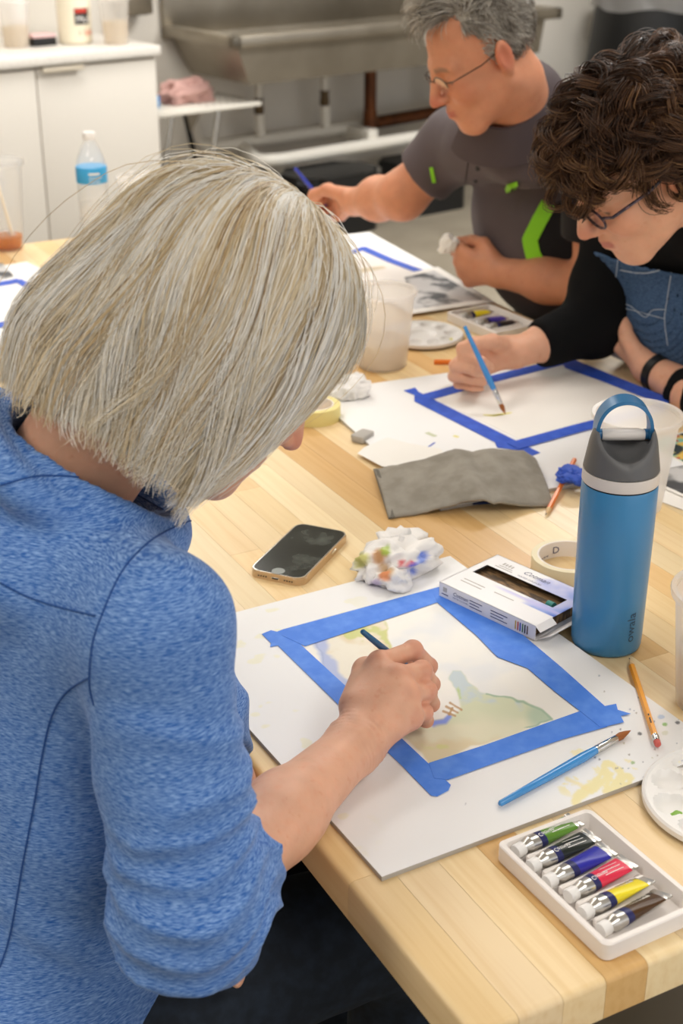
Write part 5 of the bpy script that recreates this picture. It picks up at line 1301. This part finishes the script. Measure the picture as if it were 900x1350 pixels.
# lime side panel and black flank, defined on the shirt's own axes
yl = v[:, 1]; zl = v[:, 2]; xl = v[:, 0]
bv2 = None
dl = poly_dist(Q, [(722, 270), (709, 290), (695, 318), (700, 338), (708, 352), (712, 372)], False)
blk = poly_dist(Q, [(722, 275), (703, 318), (716, 375), (900, 420), (900, 270), (760, 250)])
base[blk < 0] = srgb('#201e20')
sh2 = fast_obj('polo_shirt', rel(per2, v), q, mat('polo_knit', None, .85, vcol=True, spec=.2, sheen=.1, bump=(500, (1, 1, 1), .2, .001)), per2, vcol=base)
bvs2 = bvh_of(v, q)
cv, cf, na = [], [], 48                        # turned-down collar: stand, fold and leaf
for k in range(na+1):
    th = math.radians(22)+(2*math.pi-math.radians(44))*k/na; fr = .5+.5*math.cos(th); pt = math.exp(-((min(k, na-k))/4.0)**2)
    for (r_, z_) in ((.066, -.030), (.064, .016), (.066, .024), (.071, .024), (.090+.004*fr, -.004), (.108+.010*fr+.008*pt, -.034-.014*fr-.020*pt), (.102+.008*fr, -.036-.014*fr)):
        cv.append(rc2+Rn2[:, 0]*r_*math.cos(th)+Rn2[:, 1]*r_*math.sin(th)+Rn2[:, 2]*z_-np.array(per2.location))
for k in range(na):
    for j in range(6): cf.append((k*7+j, k*7+j+1, (k+1)*7+j+1, (k+1)*7+j))
obj('collar', (cv, cf), mat('collar_knit', '#544a4c', .85, spec=.2, bump=(500, (1, 1, 1), .2, .001)), sh2)
M['lime'] = mat('lime_print', '#86d019', .6)
def decal(bv, polys, parent, owner, m_, lift=.004, name='emblem'):
    vs, fs = [], []
    for poly in polys:
        k = len(vs); ok = []
        for p in poly:
            h = bv.ray_cast(Vector(CAM), Vector(nrm(ray(*p))))
            if h[0] is None: return
            ok.append(np.array(h[0])+np.array(h[1])*lift)
        back = [o_-nrm(o_-CAM)*-.0008 for o_ in ok]
        vs += [tuple(o_-np.array(owner.location)) for o_ in ok]+[tuple(o_-np.array(owner.location)) for o_ in back]; n_ = len(poly)
        fs.append(tuple(range(k, k+n_))); fs.append(tuple(range(k+n_, k+2*n_))[::-1])
        for i in range(n_): fs.append((k+i, k+n_+i, k+n_+(i+1) % n_, k+(i+1) % n_))
    return obj(name, (vs, fs), m_, parent, smooth=False)
def ribbon(bv, pts, w, parent, owner, m_, name='stripe', n=26, mm=5, lift=.003):
    s = np.linspace(0, len(pts)-1, n); c = np.stack([np.interp(s, range(len(pts)), [p[k] for p in pts]) for k in (0, 1)], 1); tg = np.gradient(c, axis=0); tg /= np.linalg.norm(tg, axis=1, keepdims=True)
    vs = []
    for i in range(n):
        for j in range(mm):
            p = c[i]+np.array([-tg[i, 1], tg[i, 0]])*w*(j/(mm-1)-.5); h = bv.ray_cast(Vector(CAM), Vector(nrm(ray(*p))))
            if h[0] is None: return None
            vs.append(np.array(h[0])+np.array(h[1])*lift-np.array(owner.location))
    return obj(name, (vs, [(i*mm+j, i*mm+j+1, (i+1)*mm+j+1, (i+1)*mm+j) for i in range(n-1) for j in range(mm-1)]), m_, parent)
ribbon(bvs2, [(724, 268), (712, 290), (699, 316), (703, 334), (711, 352), (714, 372)], 20, sh2, per2, M['lime'])
ribbon(bvs2, [(569, 220), (572, 240)], 5, sh2, per2, M['lime'])
decal(bvs2, [[(669, 241), (682, 237), (683, 243), (675, 246), (674, 253), (669, 254), (667, 248)], [(677, 246), (682, 244), (682, 249), (677, 250)]], sh2, per2, M['lime'])
for p in ((632, 205), (630, 222), (627, 238)):
    h = bvs2.ray_cast(Vector(CAM), Vector(nrm(ray(*p))))
    if h[0] is not None: obj('button', (lambda g: ([tuple(np.array(a)+np.array(h[0])-np.array(per2.location)) for a in g[0]], g[1]))(mv(lathe([(.001, 0), (.005, 0), (.005, .003), (.001, .003)], 12), ry=-math.pi/2)), M['black'], sh2)
pl_ = on_surface(bvs2, [(620, 190), (617, 215), (612, 245)], 20)
if len(pl_) > 3: obj('placket_edge', tube([p-np.array(per2.location) for p in pl_], .0012, 6), mat('placket', '#3d3638', .8), sh2)
def trous2(P):
    d = ell(P, hipm, (.17, .19, .135))
    for s in (-.1, .1): d = smin(d, limb(P, [hipm+V(0, s, -.02), hipm+V(-.40, s*1.3, -.03), hipm+V(-.36, s*1.3, -.46)], [.095, .072, .055], .03), .05)
    return smax(d, P[:, 2]-.62, .01)
v, q = sdf_mesh(trous2, hipm-V(.56, .36, .56), hipm+V(.24, .36, .16), .012); fast_obj('trousers', rel(per2, v), q, M['black_cloth'], per2)
for s in (-.13, .13):
    y = hipm[1]+s; g = join(box(hipm[0]-.56, hipm[0]-.30, y-.045, y+.045, 0, .04, .014, 2), box(hipm[0]-.42, hipm[0]-.30, y-.04, y+.04, .03, .1, .02, 2)); obj('shoe', (rel(per2, np.array(g[0])), g[1]), M['black'], per2)
stool('black stool under the person in the polo shirt', (1.42, 1.66, 0))
# short grey hair
def scalp_roots(rg, n, male=True):
    out = []
    while len(out) < n:
        d_ = rg.normal(0, 1, 3); d_ /= np.linalg.norm(d_); p = np.array([-.014, 0, .036])+d_*np.array([.097, .0765, .086])
        f, l, u = p; al = abs(l)
        if male: ok = (u > .088 and f > .03) or (u > .035+.9*(f+.0) and f <= .03 and f > -.02 and (u > .0)) or (f <= -.02 and u > -.045) or (-.01 < f < .016 and u > -.012 and al > .06)
        else: ok = (u > .080 and f > .03) or (u > .03+.8*f and -.02 < f <= .03) or (f <= -.02 and u > -.05)
        if ok: out.append((p, d_/np.array([.097, .0765, .086])))
    P_ = np.array([o[0] for o in out]); n_ = np.array([o[1] for o in out]); return P_, n_/np.linalg.norm(n_, axis=1, keepdims=True)
rg = np.random.default_rng(21); N, K = 5200, 7
rp, rn = scalp_roots(rg, N)
top = sstep(.06, .11, rp[:, 2])[:, None]
flow = top*np.array([.75, -.55, .25])+(1-top)*np.array([-.45, 0, -.85])
cl = np.stack([vnoise(rp, 55, s) for s in (1, 2, 3)], 1)
flow = flow+.75*cl+rg.normal(0, .16, (N, 3)); flow -= rn*(flow*rn).sum(1, keepdims=True); flow /= np.linalg.norm(flow, axis=1, keepdims=True)
Ln = (.016+.030*top[:, 0])*(.7+.6*rg.random(N)); t = np.linspace(0, 1, K)[None, :, None]
lift = (.35+.35*top[:, 0])[:, None, None]
Sp = rp[:, None]+Ln[:, None, None]*(flow[:, None]*t+rn[:, None]*lift*(np.sin(t*2.2)))+.002*rg.normal(0, 1, (N, 1, 3))*t
c_ = np.array([-.014, 0, .036]); qv = (Sp-c_)/np.array([.0985, .078, .0875]); ln_ = np.linalg.norm(qv, axis=2, keepdims=True); Sp = c_+(qv*np.maximum(ln_, 1.0)/np.maximum(ln_, 1e-6))*np.array([.0985, .078, .0875])
GREY = ['#6a625a', '#989084', '#bab2a6', '#d6d0c4', '#efeae0']
tone = np.clip(.5+.5*vnoise(rp, 40, 5)+rg.normal(0, .16, N)-.10*np.clip(-rp[:, 0]/.1, 0, 1), 0, 1)
Rr = (.00065+.0003*rg.random(N))[:, None]*np.ones((1, K))*(1-.6*np.linspace(0, 1, K)[None]**2)
sv, sq, sc_ = strands_mesh(Hm+(Sp*HS)@R2.T, Rr, mixc(GREY, tone)); hr2 = fast_obj('hair', rel(per2, sv), sq, M['hair'], per2, vcol=sc_)
def cap_mesh(keep, s=1.0, grow=.0015):
    v, q = sdf_mesh(lambda P: ell(P, (-.014, 0, .036), (.097+grow, .0765+grow, .086+grow)), (-.125, -.09, -.06), (.095, .09, .135), .005)
    k = keep(v); q = q[k[q].all(1)]; return v, q
v, q = cap_mesh(lambda v: ((v[:, 2] > .088) & (v[:, 0] > .03)) | ((v[:, 2] > .035+.9*v[:, 0]) & (v[:, 0] <= .03) & (v[:, 0] > -.02)) | ((v[:, 0] <= -.02) & (v[:, 2] > -.045)))
fast_obj('hair_underlayer', rel(per2, m2w(v)), q, M['hairbase'], hr2, vcol=mixc(GREY, .35+.3*vnoise(v, 45, 9)))
# spectacles
def spectacles(owner, w2, Rm, s, frame_m, rim_r, half, rx=.024, rz=.017, drop=-.004, fx=.094):
    g = thing('glasses_tmp', 'x y z w', 'x') if False else None
    L = lambda a: [tuple(p-np.array(owner.location)) for p in w2(np.array(a))]
    parts = []
    for sg in (-1, 1):
        ring = []
        for k in range(28 if half else 29):
            a = 2*math.pi*(k+.5*half)/28
            if half and math.sin(a) < -.2: continue
            ring.append((fx-.0045*math.cos(a)*sg*(1 if sg > 0 else 1)*0-.004*(abs(.031*sg+rx*math.cos(a))/.05)**2, .031*sg+rx*math.cos(a), drop+rz*math.sin(a)))
        if half: ring = sorted(ring, key=lambda p: p[1])
        parts.append(tube(L(ring), rim_r, 6))
        temple = [(fx-.006, .056*sg, drop+.006), (fx-.014, .070*sg, drop+.006), (.03, .0775*sg, drop+.006), (-.008, .079*sg, drop+.012), (-.028, .078*sg, drop-.006)]
        parts.append(tube(L(temple), rim_r*(1.0 if half else 1.25), 6))
    parts.append(tube(L([(fx+.000, -.009, drop+.006), (fx+.005, 0, drop+.009), (fx, .009, drop+.006)]), rim_r, 6))
    o = obj('glasses', join(*parts), frame_m, owner)
    for sg in (-1, 1):
        ring = [(fx-.004*(abs(.031*sg+rx*math.cos(a))/.05)**2, .031*sg+rx*.96*math.cos(a), drop+rz*.96*math.sin(a)) for a in [2*math.pi*k/24 for k in range(24)]]
        vv_ = L(ring); obj('lens', (vv_, [tuple(range(24))]), M['lens'], o)
    return o
M['lens'] = clear_mat('lens_glass', '#f4f4f4', .93, .03, .5, .5)
spectacles(per2, m2w, R2, HS, mat('dark_wire', '#4a443e', .35, .8), .0011, True, .025, .0165, -.006, .099)
tl_ = pd(388, 221, 3.20); tp_ = pd(446, 292, 3.24)
brush('royal blue paintbrush with ochre tip held by the grey haired person', tl_, tp_, 'hroyal', rmax=.0058, bm_='bristle_y')
v_, f_ = crumple((0, 0, 0), (.018, .016, .02), 61, 3, .4); t = obj('crumpled_tissue', (v_, f_), M['paper'], None, loc=pd(592, 332, 2.90), sharp=25); tag(t, 'white tissue gripped in the fist of the grey haired person', 'tissue', 'crumpled tissues')
for i_ in (3,):
    a_ = lerp(mL[0][2], mL[1][2][0], .45); ax_ = nrm(mL[1][2][0]-mL[0][2]); F_ = frame(ax_, V(0, 0, 1))
    ringp = [a_+.0112*(F_[:, 1]*math.cos(2*math.pi*k/20)+F_[:, 2]*math.sin(2*math.pi*k/20))-np.array(per2.location) for k in range(21)]
    obj('finger_ring', tube(ringp, .0016, 6), mat('gold', '#d8a94a', .25, 1), per2)

# ------------------------------------------------------------------ curly haired person in the apron
per3 = thing('person', 'curly brown haired person in denim apron painting at the right', 'person', (1.33, 1.12, .44))
HT = 1.06
Hw = pd(842, 212, 2.02)
R3 = frame(-RT*.80-FH*.20-V(0, 0, .62), V(0, 0, 1)-RT*.35-FH*.2)
w2w = lambda q: Hw+(np.asarray(q)*HT)@R3.T
NBw = pd(948, 262, 2.25); Srw = pd(815, 310, 2.50); Slw = pd(1040, 330, 2.20)
Erw = pd(782, 428, 2.52); Wrw = pd(682, 464, 2.45); Elw = pd(985, 560, 2.28); Wlw = pd(856, 486, 2.47)
hipw = V(1.42, 1.12, .56)
mcw = [pd(628, 455, 2.44), pd(613, 468, 2.43), pd(606, 484, 2.43), pd(612, 499, 2.43)]
ch3 = [[pd(612, 470, 2.36), pd(634, 476, 2.34), pd(646, 484, 2.36)], [pd(600, 482, 2.37), pd(625, 489, 2.35), pd(641, 494, 2.37)], [pd(598, 496, 2.38), pd(622, 501, 2.37), pd(637, 504, 2.38)], [pd(604, 506, 2.40), pd(622, 511, 2.39), pd(634, 512, 2.40)]]
th3 = [pd(664, 456, 2.44), pd(648, 451, 2.38), pd(626, 453, 2.35), pd(608, 458, 2.36)]
mW = fist(Wlw, nrm(pd(818, 445, 2.53)-Wlw), nrm(-RT*.6+V(0, 0, 1)*.2-FH*.6), .95)
def arms3(P):
    d = limb(P, [Erw, lerp(Erw, Wrw, .5), Wrw], [.040, .036, .026], .03); d = smin(d, hand_sdf(P, Wrw, mcw, ch3, th3), .02)
    e = limb(P, [Elw, lerp(Elw, Wlw, .5), Wlw], [.042, .037, .027], .03); e = smin(e, hand_sdf(P, Wlw, *mW, thick=.012), .02); return np.minimum(d, e)
pts = np.array([Erw, Wrw, Elw, Wlw]+mcw+mW[0]+[c for k in ch3 for c in k]); v1, q1 = sdf_mesh(arms3, pts.min(0)-.07, pts.max(0)+.07, .0034); v1 = smooth_mesh(v1, q1, 1, .4)
piv3 = w2w((-.030, 0, -.075))
def head3(P):
    q = ((P-Hw)@R3)/HT; d = head_sdf(q)*HT; return smin(d, rc(P, piv3, NBw, .052, .058), .03)
v2, q2 = sdf_mesh(head3, np.minimum(Hw, NBw)-.17, np.maximum(Hw, NBw)+.17, .0036); v2 = smooth_mesh(v2, q2, 1, .4)
ch_c = (Srw+Slw)/2+V(.075, .04, -.13); Rw = frame(nrm(-RT*.72-FH*.55-V(0, 0, .25)), V(0, 0, 1))
def tor3(P, g=0):
    d = ell(P, ch_c, (.105+g, .17+g, .17+g), Rw); d = smin(d, ell(P, V(1.345, 1.14, .78), (.12+g, .16+g, .2+g), Rw), .06); d = smin(d, ell(P, hipw, (.15+g, .18+g, .13+g)), .06)
    return smin(d, limb(P, [Slw, NBw-V(0, 0, .03), Srw], [.052+g, .058+g, .052+g], .04), .05)
def low3(P):
    d = tor3(P)
    for s in (-.09, .09): d = smin(d, limb(P, [hipw+V(0, s, -.02), hipw+V(-.38, s*1.2, -.03), hipw+V(-.34, s*1.2, -.48)], [.08, .058, .042], .03), .05)
    return d
v3, q3 = sdf_mesh(low3, hipw-V(.54, .36, .52), V(1.68, 1.55, 1.2), .012)
v, q = merge([(v1, q1), (v2, q2), (v3, q3)]); hq = ((v-Hw)@R3)/HT; hq[:len(v1)] = 9; hq[len(v1)+len(v2):] = 9
fast_obj('body', rel(per3, v), q, M['skin'], per3, vcol=skin_colors('#e0aa8c', v, hq, .5, 12))
cr3 = lerp(Erw, Wrw, .74); cl3 = lerp(Elw, Wlw, .66)
def top3(P):
    d = tor3(P, .010)
    for S_, E_, W_, c in ((Srw, Erw, Wrw, cr3), (Slw, Elw, Wlw, cl3)):
        s = limb(P, [S_, lerp(S_, E_, .6), E_], [.062, .058, .056], .02); s = smin(s, limb(P, [E_, c], [.056, .040], .02), .02)+.004*vnoise(P, 18, 3); d = smin(d, smax(s, (P-c)@nrm(W_-E_), .004), .015)
    nk_ = nrm(piv3-NBw); d = smin(d, smax(rc(P, NBw, NBw+nk_*.055, .066, .060), (P-NBw-nk_*.055)@nk_, .004), .015); return smax(d, .50-P[:, 2], .005)
lo = np.minimum(np.minimum(Srw, Erw), np.minimum(cr3, hipw))-.10; v, q = sdf_mesh(top3, V(lo[0], .70, .48), V(1.72, 1.62, 1.26), .0062)
v = smooth_mesh(v, q, 1); sh3 = fast_obj('black_top', rel(per3, v), q, M['black_cloth'], per3)
# denim apron: a shell over the chest
ap_n = Rw[:, 0]
def apron(P):
    d = tor3(P, .016); sh_ = np.maximum(np.abs(d-.004)-.0022, -((P-ch_c)@ap_n)+.015)
    loc = (P-ch_c)@Rw; sh_ = smax(sh_, loc[:, 2]-.125, .004); sh_ = smax(sh_, np.abs(loc[:, 1])-.150-np.clip(-loc[:, 2], 0, .1)*.3, .004); return smax(sh_, .48-P[:, 2], .004)
v, q = sdf_mesh(apron, ch_c-V(.30, .36, .50), ch_c+V(.30, .36, .18), .0042)
M['denim'] = mat('blue_denim', '#3c5473', .85, spec=.2, noise=(160, (1, 1, 2.5), '#4d6686', .4, .7), bump=(500, (1, 1, 1), .3, .001))
apr = fast_obj('apron', rel(per3, v), q, M['denim'], per3); bva = bvh_of(v, q)
M['stitch'] = mat('pale_stitching', '#a9b3bf', .8)
for pts, w_ in (([(815, 318), (850, 322), (900, 312)], .0009), ([(813, 334), (850, 338), (900, 326)], .0009), ([(815, 340), (811, 372), (808, 395), (815, 420)], .0009), ([(818, 356), (850, 360), (886, 352)], .0011), ([(886, 352), (880, 390), (876, 420), (880, 455)], .0009), ([(809, 396), (830, 403), (850, 418), (860, 409), (876, 408)], .0008), ([(809, 403), (835, 409), (860, 416), (876, 420)], .0008)):
    p_ = on_surface(bva, pts, 24, .0006)
    if len(p_) > 4: obj('stitching', tube([a-np.array(per3.location) for a in p_], w_, 5), M['stitch'], apr)
h = bva.ray_cast(Vector(CAM), Vector(nrm(ray(884, 356))))
if h[0] is not None: obj('pocket_tab', (lambda g: ([tuple(np.array(a)+np.array(h[0])-np.array(per3.location)) for a in g[0]], g[1]))(box(-.004, .004, -.004, .004, -.008, .008, .001)), mat('tan_tab', '#b39a78', .7), apr)
def trous3(P):
    d = ell(P, hipw, (.16, .19, .135))
    for s in (-.09, .09): d = smin(d, limb(P, [hipw+V(0, s, -.02), hipw+V(-.38, s*1.2, -.03), hipw+V(-.34, s*1.2, -.46)], [.09, .068, .052], .03), .05)
    return smax(d, P[:, 2]-.62, .01)
v, q = sdf_mesh(trous3, hipw-V(.54, .36, .56), hipw+V(.24, .36, .16), .012); fast_obj('trousers', rel(per3, v), q, M['black_cloth'], per3)
for s in (-.108, .108):
    y = hipw[1]+s; g = join(box(hipw[0]-.53, hipw[0]-.28, y-.042, y+.042, 0, .04, .014, 2), box(hipw[0]-.40, hipw[0]-.28, y-.038, y+.038, .03, .1, .02, 2)); obj('shoe', (rel(per3, np.array(g[0])), g[1]), M['black'], per3)
stool('black stool under the person in the denim apron', (1.44, 1.12, 0))
# curls: locks of strands that coil while they fall
rg = np.random.default_rng(33); NL, NS, K = 280, 34, 16
rp, rn = scalp_roots(rg, NL-70, False); r2, n2_ = scalp_roots(rg, 600, False); k2 = np.where(r2[:, 2] > .092)[0][:70]; rp = np.concatenate([rp, r2[k2]]); rn = np.concatenate([rn, n2_[k2]]); NL = len(rp)
c_ = np.array([-.014, 0, .036]); ax3 = np.array([.097, .0765, .086])
part = np.array([.02, -.012, .12])
fl = rp-part; fl[:, 2] -= .03; fl = fl+np.array([.05, .0, -.02])*sstep(.05, .11, rp[:, 2:3])+.035*rg.normal(0, 1, (NL, 3)); fl -= rn*(fl*rn).sum(1, keepdims=True); fl /= np.linalg.norm(fl, axis=1, keepdims=True)
bn = np.cross(rn, fl); L3 = .075+.055*rg.random(NL); front = sstep(.0, .08, rp[:, 0]); L3 = L3*(1-.22*front); L3 = np.where((rp[:, 0] < -.02) & (rp[:, 2] < .02), L3*.55, L3)
om = rg.uniform(5, 11, NL)*rg.choice([-1, 1], NL); p0 = rg.uniform(0, 6.28, NL); cr = rg.uniform(.008, .018, NL); rise = rg.uniform(.005, .020, NL)
t = np.linspace(0, 1, K); allS = []; tones = []
for i in range(NL):
    ctr_ = rp[i]+fl[i]*L3[i]*t[:, None]; qv = (ctr_-c_)/ax3; ln_ = np.linalg.norm(qv, axis=1, keepdims=True); out = qv/ln_
    hgt = .006+rise[i]*np.sin(t*math.pi*.75); surf = c_+out*ax3*np.minimum(np.maximum(ln_, 1), 1.05+.07*front[i]); nn_ = out/ax3; nn_ /= np.linalg.norm(nn_, axis=1, keepdims=True)
    cen = surf+nn_*hgt[:, None]; a = om[i]*t+p0[i]; R_ = cr[i]*np.clip(t*2.2, 0, 1)
    bb = np.cross(nn_, np.gradient(cen, axis=0)); bb /= np.linalg.norm(bb, axis=1, keepdims=True)
    for s in range(NS):
        w1 = rg.normal(0, .0062); w2 = rg.normal(0, .0034); da = rg.normal(0, .26)
        S_ = cen+(R_*np.cos(a+da))[:, None]*nn_+(R_*np.sin(a+da))[:, None]*bb+w1*bb*(.5+.5*np.sin(t*math.pi))[:, None]+w2*nn_+rg.normal(0, .0007, 3)*t[:, None]*3
        allS.append(S_); tones.append(.42+.30*vnoise(rp[i][None], 40, 2)[0]+rg.normal(0, .16)+.12*front[i])
allS = np.array(allS); tones = np.clip(np.array(tones), 0, 1)
BROWN = ['#24170f', '#40291a', '#5c3e28', '#7d5938', '#a67f55']
Rr = np.full((len(allS), K), .00068)*(1-.6*t[None]**3)
sv, sq, sc_ = strands_mesh(Hw+(allS*HT)@R3.T, Rr, mixc(BROWN, tones)); hr3 = fast_obj('hair', rel(per3, sv), sq, M['hair'], per3, vcol=sc_)
hn = (sv-Hw)@R3; hn /= np.linalg.norm(hn, axis=1, keepdims=True); blend_normals(hr3, hn@R3.T, .35)
v, q = cap_mesh(lambda v: ((v[:, 2] > .080) & (v[:, 0] > .03)) | ((v[:, 2] > .03+.8*v[:, 0]) & (v[:, 0] <= .03) & (v[:, 0] > -.02)) | ((v[:, 0] <= -.02) & (v[:, 2] > -.05)), grow=.006)
fast_obj('hair_underlayer', rel(per3, w2w(v)), q, M['hairbase'], hr3, vcol=mixc(BROWN, .10+.12*vnoise(v, 45, 9)))
spectacles(per3, w2w, R3, HT, mat('dark_tortoise', '#2c2330', .3, noise=(140, (1, 1, 1), '#6a5058', .5, .6)), .0020, False, .024, .0175, -.006, .099)
er = w2w((-.004, .086, -.042)); v_, f_ = lathe([(.0005, -.004), (.004, -.003), (.0045, .001), (.0005, .004)], 10); obj('earring', ([tuple(np.array(p)+er-np.array(per3.location)) for p in v_], f_), M['chrome'], per3)
# wrist band on the resting arm
c_b = lerp(Elw, Wlw, .90); ax_ = nrm(Wlw-Elw); F_ = frame(ax_, V(0, 0, 1)); sv_ = []; sf_ = []
for k in range(33):
    a = 2*math.pi*k/32
    for (dx, dr) in ((-.009, .0), (-.008, .003), (.008, .003), (.009, .0)):
        sv_.append(tuple(c_b+ax_*dx+(.0305+dr)*(F_[:, 1]*math.cos(a)+F_[:, 2]*math.sin(a))-np.array(per3.location)))
for k in range(32):
    for j in range(3): sf_.append((k*4+j, k*4+j+1, (k+1)*4+j+1, (k+1)*4+j))
obj('wristband', (sv_, sf_), M['black'], per3)
brush('bright blue paintbrush held by the person in the denim apron', pd(612, 430, 2.30), at(666, 546, H+.0075), 'hblue', rmax=.0052)
